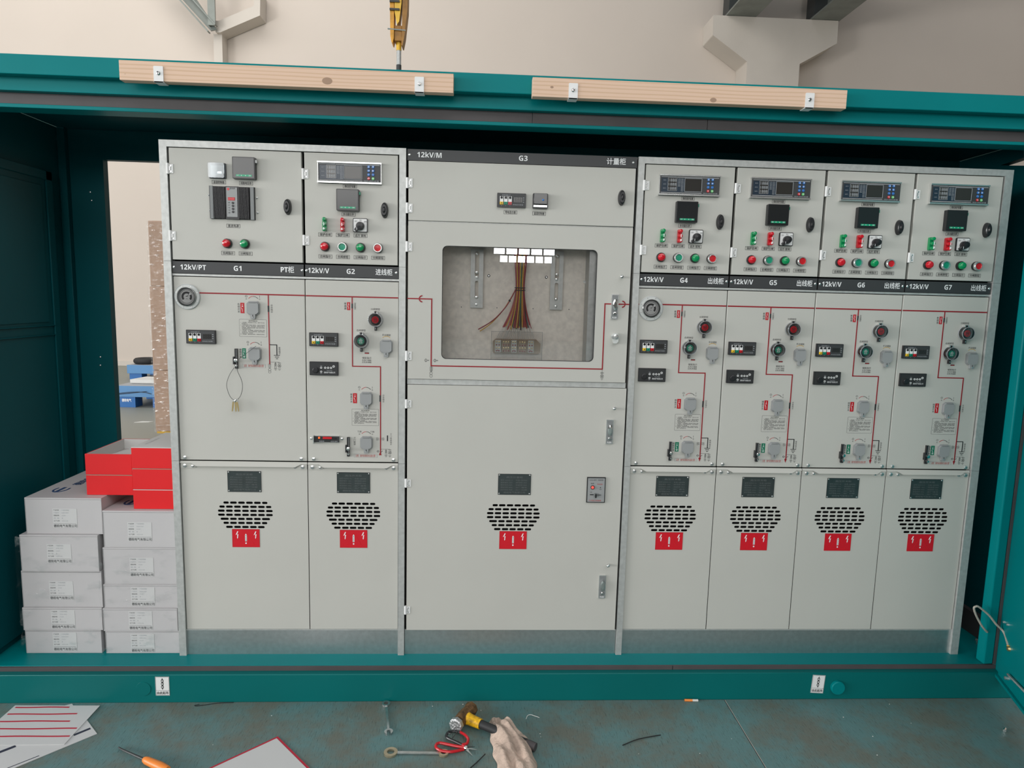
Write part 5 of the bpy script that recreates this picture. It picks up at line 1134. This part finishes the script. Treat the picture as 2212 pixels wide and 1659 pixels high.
b = MB(); b.lathe((-0.003, 0, 3.30 + Z), (0, 0, 1), [(0.0205, 0), (0.0205, 0.20), (0.0185, 0.205), (0.0185, 0.31)], 14, ['steel_dark', 'galv', 'galv']); b.tube([(-0.003 + q[0], 0, q[1]) for q in ((0, 0.20), (0.0, 0.15), (0.030, 0.10), (0.040, 0.05), (0.015, 0.005), (-0.030, 0.0), (-0.055, 0.035), (-0.056, 0.065))], 0.018, 'steel_dark', 10, [0.020, 0.022, 0.026, 0.028, 0.028, 0.024, 0.018, 0.008]); b.build('hook', h)
b = MB()
for dx in (-0.05, -0.02, 0.02, 0.055): b.tube([(dx, 0, 4.34 + Z), (dx * 0.9, 0, 9.0 + Z)], 0.006, 'rope', 6)
b.build('wire_rope', h)

# things seen through the rear doorway
def cartons():
    for i, (z0, z1, lab) in enumerate(((0.120, 0.790, 'bottom shrink-wrapped brown carton behind the kiosk doorway'), (0.792, 1.690, 'middle shrink-wrapped brown carton behind the kiosk doorway'), (1.692, 2.375, 'top shrink-wrapped brown carton behind the kiosk doorway'))):
        t = empty('wrapped_carton', (-2.287 + 0.012 * (i == 2), 4.64, z0), lab, 'box', 'shrink-wrapped brown cartons in a tall stack'); h_ = z1 - z0
        b = MB(); b.box(0, 0.80, 0, 0.60, 0, h_, 'carton'); b.build('carton', t, bevel=0.012)
        b = MB(); rn = random.Random(i); nx, nz = 9, 12; vs = [(-0.008 + 0.816 * a / nx, -0.008 - rn.uniform(0, 0.006), 0.002 + (h_ - 0.004) * c / nz) for c in range(nz + 1) for a in range(nx + 1)]
        b.add(vs, [(c * (nx + 1) + a, c * (nx + 1) + a + 1, (c + 1) * (nx + 1) + a + 1, (c + 1) * (nx + 1) + a) for c in range(nz) for a in range(nx)], 'film')
        vs = [(-0.008 - rn.uniform(0, 0.008), -0.008 + 0.6 * a / nx, 0.002 + (h_ - 0.004) * c / nz) for c in range(nz + 1) for a in range(nx + 1)]
        b.add(vs, [(c * (nx + 1) + a + 1, c * (nx + 1) + a, (c + 1) * (nx + 1) + a, (c + 1) * (nx + 1) + a + 1) for c in range(nz) for a in range(nx)], 'film'); b.build('shrink_film', t)
    b = MB(); b.box(-2.28, -1.46, 4.66, 5.24, 0, 0.020, 'ochre'); b.box(-2.28, -1.46, 4.66, 5.24, 0.095, 0.119, 'ochre')
    for x in (-2.15, -1.87, -1.59): b.box(x, x + 0.09, 4.66, 5.24, 0.020, 0.095, 'ochre')
    tag(b.build('wooden_pallet', smooth=False), 'low wooden pallet under the shrink-wrapped brown carton stack', 'pallet')


cartons()


def pallet(x, y, z0, w, d, label, text=None):
    t = empty('plastic_pallet', (x, y, 0), label, 'pallet', 'blue plastic pallets'); b = MB(); b.box(0, w, 0, d, z0, z0 + 0.155, 'pallet_light'); b.box(0.01, w - 0.01, 0.01, d - 0.01, z0 + 0.155, z0 + 0.160, 'ink_grey'); b.build('deck', t, bevel=0.006)
    for fx in (0.03, w / 2 - 0.11, w - 0.25):
        for fy in (0.02, d - 0.22):
            b = MB(); b.box(fx, fx + 0.22, fy, fy + 0.20, 0.0, z0 - 0.001, 'pallet_blue')
            if text and fy < 0.1: b.text(text, fx + 0.10, z0 * 0.66, fy - 0.001, 0.038, 'ink_white', w=0.13, bold=0.03)
            b.build('foot', t, bevel=0.004)


pallet(-3.85, 6.82, 0.150, 1.20, 1.0, 'near blue plastic pallet with white characters seen through the doorway', '德皖电气')
pallet(-5.20, 9.76, 0.120, 1.20, 1.0, 'far blue plastic pallet carrying black tyres seen through the doorway')
b = MB(); b.tube([(-3.83, 6.80, 0.20), (-3.60, 6.80, 0.225), (-3.45, 6.80, 0.222), (-3.36, 6.80, 0.200)], 0.004, 'ink', 5); b.tube([(-3.83, 6.81, 0.185), (-3.60, 6.81, 0.212), (-3.42, 6.81, 0.235)], 0.004, 'ink', 5); tag(b.build('binding_wire'), 'thin dark wires lying across the near blue pallet edge', 'wire')
b = MB(); b.slab([(-3.76, 7.02), (-3.20, 7.00), (-3.18, 7.34), (-3.70, 7.40)], 0.312, 0.372, 'bag_white'); tag(b.build('plastic_bag', bevel=0.02), 'crumpled white plastic bag lying on the near blue pallet', 'bag')
for x, y, z, an, lab in ((-4.97, 10.0, 0.336, 0, 'black rubber tyre lying flat on the far blue pallet'), (-4.72, 10.30, 0.462, 18, 'black rubber tyre leaning on the flat one, on the far pallet')):
    b = MB(); R_, r_ = 0.155, 0.055
    vs = [((R_ + r_ * math.cos(v)) * math.cos(u), (R_ + r_ * math.cos(v)) * math.sin(u), r_ * 1.0 * math.sin(v)) for u in [i * math.pi / 12 for i in range(24)] for v in [j * math.pi / 5 for j in range(10)]]
    b.add(vs, [(i * 10 + j, ((i + 1) % 24) * 10 + j, ((i + 1) % 24) * 10 + (j + 1) % 10, i * 10 + (j + 1) % 10) for i in range(24) for j in range(10)], 'tyre'); o = b.build('rubber_tyre', loc=(x, y, z)); o.rotation_euler.y = math.radians(-an); tag(o, lab, 'tyre', 'black tyres on the far pallet')
b = MB(); b.slab([(-3.06, 5.72), (-2.90, 5.76), (-2.86, 5.80), (-3.00, 5.80)], 0.0, 0.006, 'bag_white'); tag(b.build('paper_scrap', smooth=False), 'white paper scrap on the concrete behind the doorway', 'scrap')

# ------------------------------------------------------------------ things on the floor in front
b = MB(); b.box(2.2890, 2.2915, -3.0, -0.126, 0.0002, 0.0006, 'ink'); b.box(2.2915, 2.2935, -3.0, -0.126, 0.0002, 0.0005, 'concrete'); tag(b.build('trim_1', smooth=False), kind='structure')


def plate(b, pts, z0, z1, mt): b.slab(pts, z0, z1, mt)


def bar2(b, p, q, w, z0, z1, mt):
    d = Vector((q[0] - p[0], q[1] - p[1])).normalized(); n = Vector((-d.y, d.x)) * w / 2
    b.slab([(p[0] + n.x, p[1] + n.y), (p[0] - n.x, p[1] - n.y), (q[0] - n.x, q[1] - n.y), (q[0] + n.x, q[1] + n.y)], z0, z1, mt)


b = MB(); plate(b, [(-0.175, -0.319), (-0.315, -0.181), (-0.640, -0.500), (-0.500, -0.650)], 0.0003, 0.0020, 'paper'); bar2(b, (-0.255, -0.3275), (-0.2165, -0.2880), 0.012, 0.0020, 0.0024, 'paper_navy_shadow'); bar2(b, (-0.490, -0.450), (-0.425, -0.386), 0.014, 0.0020, 0.0024, 'paper_navy_shadow'); bar2(b, (-0.380, -0.506), (-0.309, -0.439), 0.0035, 0.0020, 0.0024, 'paper_navy_shadow')  # thin last bar paints the shadow along the lower sheet edge
tag(b.build('sticker_sheet', smooth=False), 'white sheet with dark navy bars and a painted edge shadow lying slantwise under the red-striped sheet', 'sheet', 'white sheets on the floor')
b = MB(); plate(b, [(-0.376, -0.1320), (-0.335, -0.172), (-0.360, -0.200), (-0.430, -0.160)], 0.0003, 0.0024, 'paper'); tag(b.build('sticker_sheet', smooth=False), 'white sheet with only a corner showing beyond the red-striped sheet', 'sheet', 'white sheets on the floor')
b = MB(); plate(b, [(-0.588, -0.1440), (-0.258, -0.1480), (-0.2565, -0.3820), (-0.588, -0.3840)], 0.0026, 0.0044, 'paper')
for y, xa, xb in ((-0.1580, -0.578, -0.370), (-0.2015, -0.579, -0.316), (-0.2460, -0.577, -0.3155), (-0.2910, -0.579, -0.2650), (-0.3355, -0.579, -0.2640)):
    for k in range(8):
        u0, u1 = xa + (xb - xa) * k / 8, xa + (xb - xa) * (k + 1) / 8; f0, f1 = 0.0012 * math.sin(k * 0.9 + y * 60), 0.0012 * math.sin((k + 1) * 0.9 + y * 60); plate(b, [(u0, y + f0 - 0.0035), (u1, y + f1 - 0.0035), (u1, y + f1 + 0.0035), (u0, y + f0 + 0.0035)], 0.0044, 0.0048, 'paper_red')
tag(b.build('striped_sheet', smooth=False), 'white sheet with five red stripes lying on the floor at the left', 'sheet', 'white sheets on the floor')
a_, l_, r_ = Vector((0.4995, -0.3440)), Vector((-0.7437, -0.6685)), Vector((0.6831, -0.7304))


def q4(s): o = a_ + (l_ + r_).normalized() * (s * 1.42); return [tuple(o), tuple(o + l_ * (0.50 - 2 * s)), tuple(o + (l_ + r_) * (0.50 - 2 * s)), tuple(o + r_ * (0.50 - 2 * s))]


b = MB(); plate(b, q4(0), 0.0003, 0.003, 'paper_red'); plate(b, q4(0.0085), 0.003, 0.0036, 'paper'); tag(b.build('warning_board', smooth=False), 'pale grey board with a red border, its corner pointing at the kiosk', 'board')
s = empty('screwdriver', (-0.052, -0.403, 0.012), 'screwdriver with dark shaft and orange handle on the floor', 'screwdriver')
b = MB(); b.tube([(0, 0, -0.006), (0.020, -0.015, -0.004), (0.060, -0.040, 0.0), (0.135, -0.082, 0.004)], 0.004, 'steel_dark', 8, [0.0025, 0.0035, 0.004, 0.005]); b.build('shaft', s)
b = MB(); b.tube([(0.128, -0.078, 0.003), (0.140, -0.085, 0.004), (0.165, -0.098, 0.004), (0.200, -0.116, 0.004), (0.235, -0.134, 0.004)], 0.013, 'orange', 12, [0.008, 0.013, 0.014, 0.0155, 0.012]); b.build('handle', s)


def spanner(loc, rz, L, r1, r2, label, shank=0.010, ratchet=False):
    t = empty('spanner', loc, label, 'spanner', None, rz); z0, z1 = 0.001, 0.009; b = MB()
    b.slab([(r1 * 0.8, -shank / 2), (L - r2 * 0.8, -shank / 2 * 0.9), (L - r2 * 0.8, shank / 2 * 0.9), (r1 * 0.8, shank / 2)], z0 + 0.001, z1 - 0.002, 'tool_steel'); b.build('shank', t, bevel=0.0012)
    b = MB(); n = 24; ho = 0.52; P = [(r1 * math.cos(6.2832 * k / n), r1 * math.sin(6.2832 * k / n)) for k in range(n)]; Q = [(r1 * ho * (1 + 0.06 * (k % 2)) * math.cos(6.2832 * k / n), r1 * ho * (1 + 0.06 * (k % 2)) * math.sin(6.2832 * k / n)) for k in range(n)]
    for k in range(n): j = (k + 1) % n; b.slab([P[k], P[j], Q[j], Q[k]], z0, z1 + (0 if ratchet else 0.001), 'brass_pale' if ratchet else 'tool_steel')
    b.build('ring_end', t, smooth=False)
    b = MB()
    if ratchet:
        P = [(L + r2 * math.cos(6.2832 * k / n), r2 * math.sin(6.2832 * k / n)) for k in range(n)]; Q = [(L + (a - L) * ho, c * ho) for a, c in P]
        for k in range(n): j = (k + 1) % n; b.slab([P[k], P[j], Q[j], Q[k]], z0, z1, 'brass_pale')
    else:
        a0 = math.radians(42); pts = [(L + r2 * math.cos(a0 + (6.2832 - 2 * a0) * k / 16), r2 * math.sin(a0 + (6.2832 - 2 * a0) * k / 16)) for k in range(17)]; inn = [(L + r2 * 0.95, -r2 * 0.42), (L - r2 * 0.25, -r2 * 0.42), (L - r2 * 0.42, 0), (L - r2 * 0.25, r2 * 0.42), (L + r2 * 0.95, r2 * 0.42)]
        m_ = [inn[int(round(k * 4 / 16))] for k in range(17)][::-1]
        for k in range(16): b.slab([pts[k], pts[k + 1], m_[k + 1], m_[k]] if m_[k] != m_[k + 1] else [pts[k], pts[k + 1], m_[k]], z0, z1, 'tool_steel')
    b.build('open_end' if not ratchet else 'second_ring', t, smooth=False)


spanner((0.8770, -0.1500, 0), math.radians(-79), 0.180, 0.0170, 0.0165, 'small combination spanner lying end-on to the teal beam')
spanner((0.9345, -0.4430, 0), math.radians(-2), 0.193, 0.0250, 0.0185, 'long ratchet ring spanner lying parallel to the kiosk', 0.013, True)
t = empty('shears', (1.207, -0.426, 0.006), 'red-handled shears with dark tie on one loop, beside the ratchet spanner', 'shears')
b = MB(); b.tube([(-0.006, -0.004, 0), (-0.050, -0.020, 0.002), (-0.085, -0.018, 0.004), (-0.106, -0.004, 0.005), (-0.110, 0.012, 0.006), (-0.098, 0.024, 0.006), (-0.070, 0.018, 0.005), (-0.030, 0.008, 0.003), (-0.004, 0.004, 0.002)], 0.0052, 'red', 8); b.build('grip', t)
b = MB(); b.tube([(-0.004, 0.006, 0.004), (-0.012, 0.012, 0.006), (0.004, 0.020, 0.006), (0.008, 0.044, 0.007), (-0.004, 0.066, 0.008), (-0.024, 0.082, 0.009)], 0.0052, 'red', 8); b.build('grip', t)
b = MB(); b.tube([(-0.020, 0.080, 0.009), (-0.045, 0.086, 0.009), (-0.065, 0.082, 0.009), (-0.074, 0.066, 0.009), (-0.070, 0.050, 0.008), (-0.040, 0.030, 0.007), (-0.010, 0.011, 0.005)], 0.0050, 'black', 8)
for p, q in (((-0.068, 0.088, 0.010), (-0.052, 0.070, 0.018)), ((-0.075, 0.074, 0.010), (-0.058, 0.062, 0.018)), ((-0.050, 0.092, 0.010), (-0.040, 0.070, 0.018)), ((-0.030, 0.086, 0.012), (-0.050, 0.040, 0.014))): b.tube([p, q], 0.0016, 'black', 5)
b.build('tied_grip', t)
b = MB(); b.slab([(-0.004, 0.004), (0.044, -0.012), (0.002, -0.006)], 0.001, 0.004, 'tool_steel'); b.slab([(-0.004, -0.002), (0.027, -0.040), (0.006, 0.000)], -0.003, 0.000, 'tool_steel'); b.slab([(-0.002, -0.004), (0.034, 0.002), (0.004, 0.004)], 0.0045, 0.006, 'steel_dark'); b.build('blades', t, smooth=False)
b = MB(); b.lathe((0, 0, 0.004), (0, 0, 1), [(0.0075, 0), (0.006, 0.003), (0, 0.0035)], 12, 'chrome'); b.build('pivot', t)
# hammer
t = empty('hammer', (1.164, -0.335, 0.032), 'worn yellow and brown club hammer lying partly under the cloth', 'hammer'); v = Vector((0.061, 0.112, 0)).normalized(); e = 0.136
b = MB(); b.lathe((0, 0, 0), v, [(0.024, 0.0), (0.0285, 0.003), (0.0285, 0.018), (0.024, 0.030), (0.026, 0.050), (0.026, 0.084), (0.0235, 0.102), (0.0275, 0.114), (0.0275, 0.131), (0.023, e)], 8, ['hammer_face', 'hammer_face', 'hammer', 'hammer', 'hammer', 'hammer', 'hammer', 'hammer', 'hammer_yellow']); b.build('head', t, bevel=0.002)
hd = v * 0.066; dn = (Vector((1.466, -0.440, 0.018)) - Vector((1.164, -0.335, 0.032)) - hd).normalized()
b = MB(); b.tube([tuple(hd + dn * q) for q in (0.018, 0.030, 0.055, 0.078)], 0.02, 'hammer_yellow', 12, [0.024, 0.0215, 0.0205, 0.0195]); b.build('collar', t)
b = MB(); b.tube([tuple(hd + dn * q) for q in (0.078, 0.12, 0.20, 0.275)], 0.016, 'black_matte', 12, [0.0165, 0.016, 0.0155, 0.0165]); b.build('handle', t)
b = MB(); b.tube([tuple(hd + dn * q) for q in (0.275, 0.290, 0.315)], 0.016, 'rubber', 12, [0.015, 0.0165, 0.0155]); b.build('handle_end', t)
# cloth
Lf = [(1.312, -0.250), (1.293, -0.278), (1.297, -0.345), (1.302, -0.400), (1.308, -0.455), (1.318, -0.515), (1.324, -0.575), (1.340, -0.630)]
Rt = [(1.382, -0.256), (1.396, -0.290), (1.424, -0.345), (1.448, -0.392), (1.455, -0.450), (1.464, -0.515), (1.462, -0.575), (1.436, -0.630)]
rn = random.Random(9); NX, NY = 26, 42; vs = []; 
for j in range(NY + 1):
    s_ = j / NY * 7; i0 = min(int(s_), 6); f_ = s_ - i0; a = Vector(Lf[i0]).lerp(Vector(Lf[i0 + 1]), f_); c = Vector(Rt[i0]).lerp(Vector(Rt[i0 + 1]), f_)
    for i in range(NX + 1):
        u = i / NX; p = a.lerp(c, u); dome = (max(0, 1 - abs(2 * u - 1) ** 3.5)) * (max(0, 1 - abs(2 * j / NY - 1) ** 8))
        hl = hd + dn * 0.2; fold = 0.010 * math.sin(u * 9 + j * 0.23) + 0.008 * math.sin(u * 21 - j * 0.35 + 1) + 0.006 * math.sin(j * 0.5 + u * 5) + rn.uniform(-0.0012, 0.0012)
        q = p.y - (-0.335 - 0.20 - 0.0); ax = abs((p.x - 1.20) * 0.5 + (p.y + 0.285) * 0.866 + 0.0); rise = 0.020 * math.exp(-(ax / 0.05) ** 2)
        vs.append((p.x + 0.004 * math.sin(j * 0.7) * (i in (0, NX)), p.y, 0.003 + dome * (0.026 + rise + fold * 0.8)))
n_ = len(vs); fs = [(j * (NX + 1) + i, (j + 1) * (NX + 1) + i, (j + 1) * (NX + 1) + i + 1, j * (NX + 1) + i + 1) for j in range(NY) for i in range(NX)]
b = MB(); b.add(vs, fs, 'cloth'); o = b.build('cleaning_cloth'); sm = o.modifiers.new('thick', 'SOLIDIFY'); sm.thickness = 0.0025; sm.offset = -1; o.modifiers.new('sub', 'SUBSURF').render_levels = 1
tag(o, 'crumpled dirty cream work cloth lying over the hammer handle', 'cloth')
for pts, r, nm, lab, cat, mt in ((((1.222, -0.530, 0.003), (1.252, -0.492, 0.003), (1.279, -0.457, 0.006)), 0.0020, 'cable_tie', 'short black cable tie offcut just left of the cloth', 'cable tie', 'black'),
                                 (((1.796, -0.410, 0.002), (1.865, -0.378, 0.004), (1.957, -0.352, 0.002)), 0.0018, 'cable_tie', 'thin black cable tie offcut alone on the floor, right of the cloth', 'cable tie', 'black'),
                                 (((0.128, -0.140, 0.002), (0.112, -0.147, 0.002), (0.122, -0.151, 0.002), (0.160, -0.142, 0.002), (0.200, -0.132, 0.002), (0.260, -0.129, 0.002)), 0.0012, 'wire_loop', 'thin black wire loop sticking out from under the teal beam', 'wire', 'black'),
                                 (((1.443, -0.250, 0.003), (1.450, -0.232, 0.005), (1.463, -0.226, 0.005), (1.478, -0.232, 0.004), (1.497, -0.240, 0.002)), 0.0014, 'string_scrap', 'curled white string scrap on the floor right of the cloth', 'string', 'w_white'),
                                 (((3.338, -0.350, 0.006), (3.352, -0.338, 0.006)), 0.006, 'metal_scrap', 'small shiny metal scrap on the floor near the open kiosk door', 'scrap', 'chrome')):
    b = MB(); b.tube(pts, r, mt, 8); tag(b.build(nm), lab, cat)
t = empty('cigarette_end', (2.118, -0.1340, 0.0052), 'orange-tipped white cigarette at the foot of the teal beam', 'cigarette'); b = MB(); b.tube([(0, 0, 0), (0.032, -0.0012, 0)], 0.005, 'orange', 10); b.build('filter', t); b = MB(); b.tube([(0.0322, -0.0012, 0), (0.056, -0.002, 0)], 0.0048, 'w_white', 10); b.build('paper', t)
b = MB()
rs = random.Random(2)
for k in range(26):
    x, y = rs.uniform(0.2, 3.0), rs.uniform(-0.60, -0.14); r = rs.uniform(0.0012, 0.0028); b.ball((x, y, r * 0.6), r, 'w_white' if k % 3 else 'chrome', 6, (1, 0.7, 0.6))
tag(b.build('floor_debris'), 'tiny pale crumbs scattered over the painted floor', 'debris', None, 'stuff')
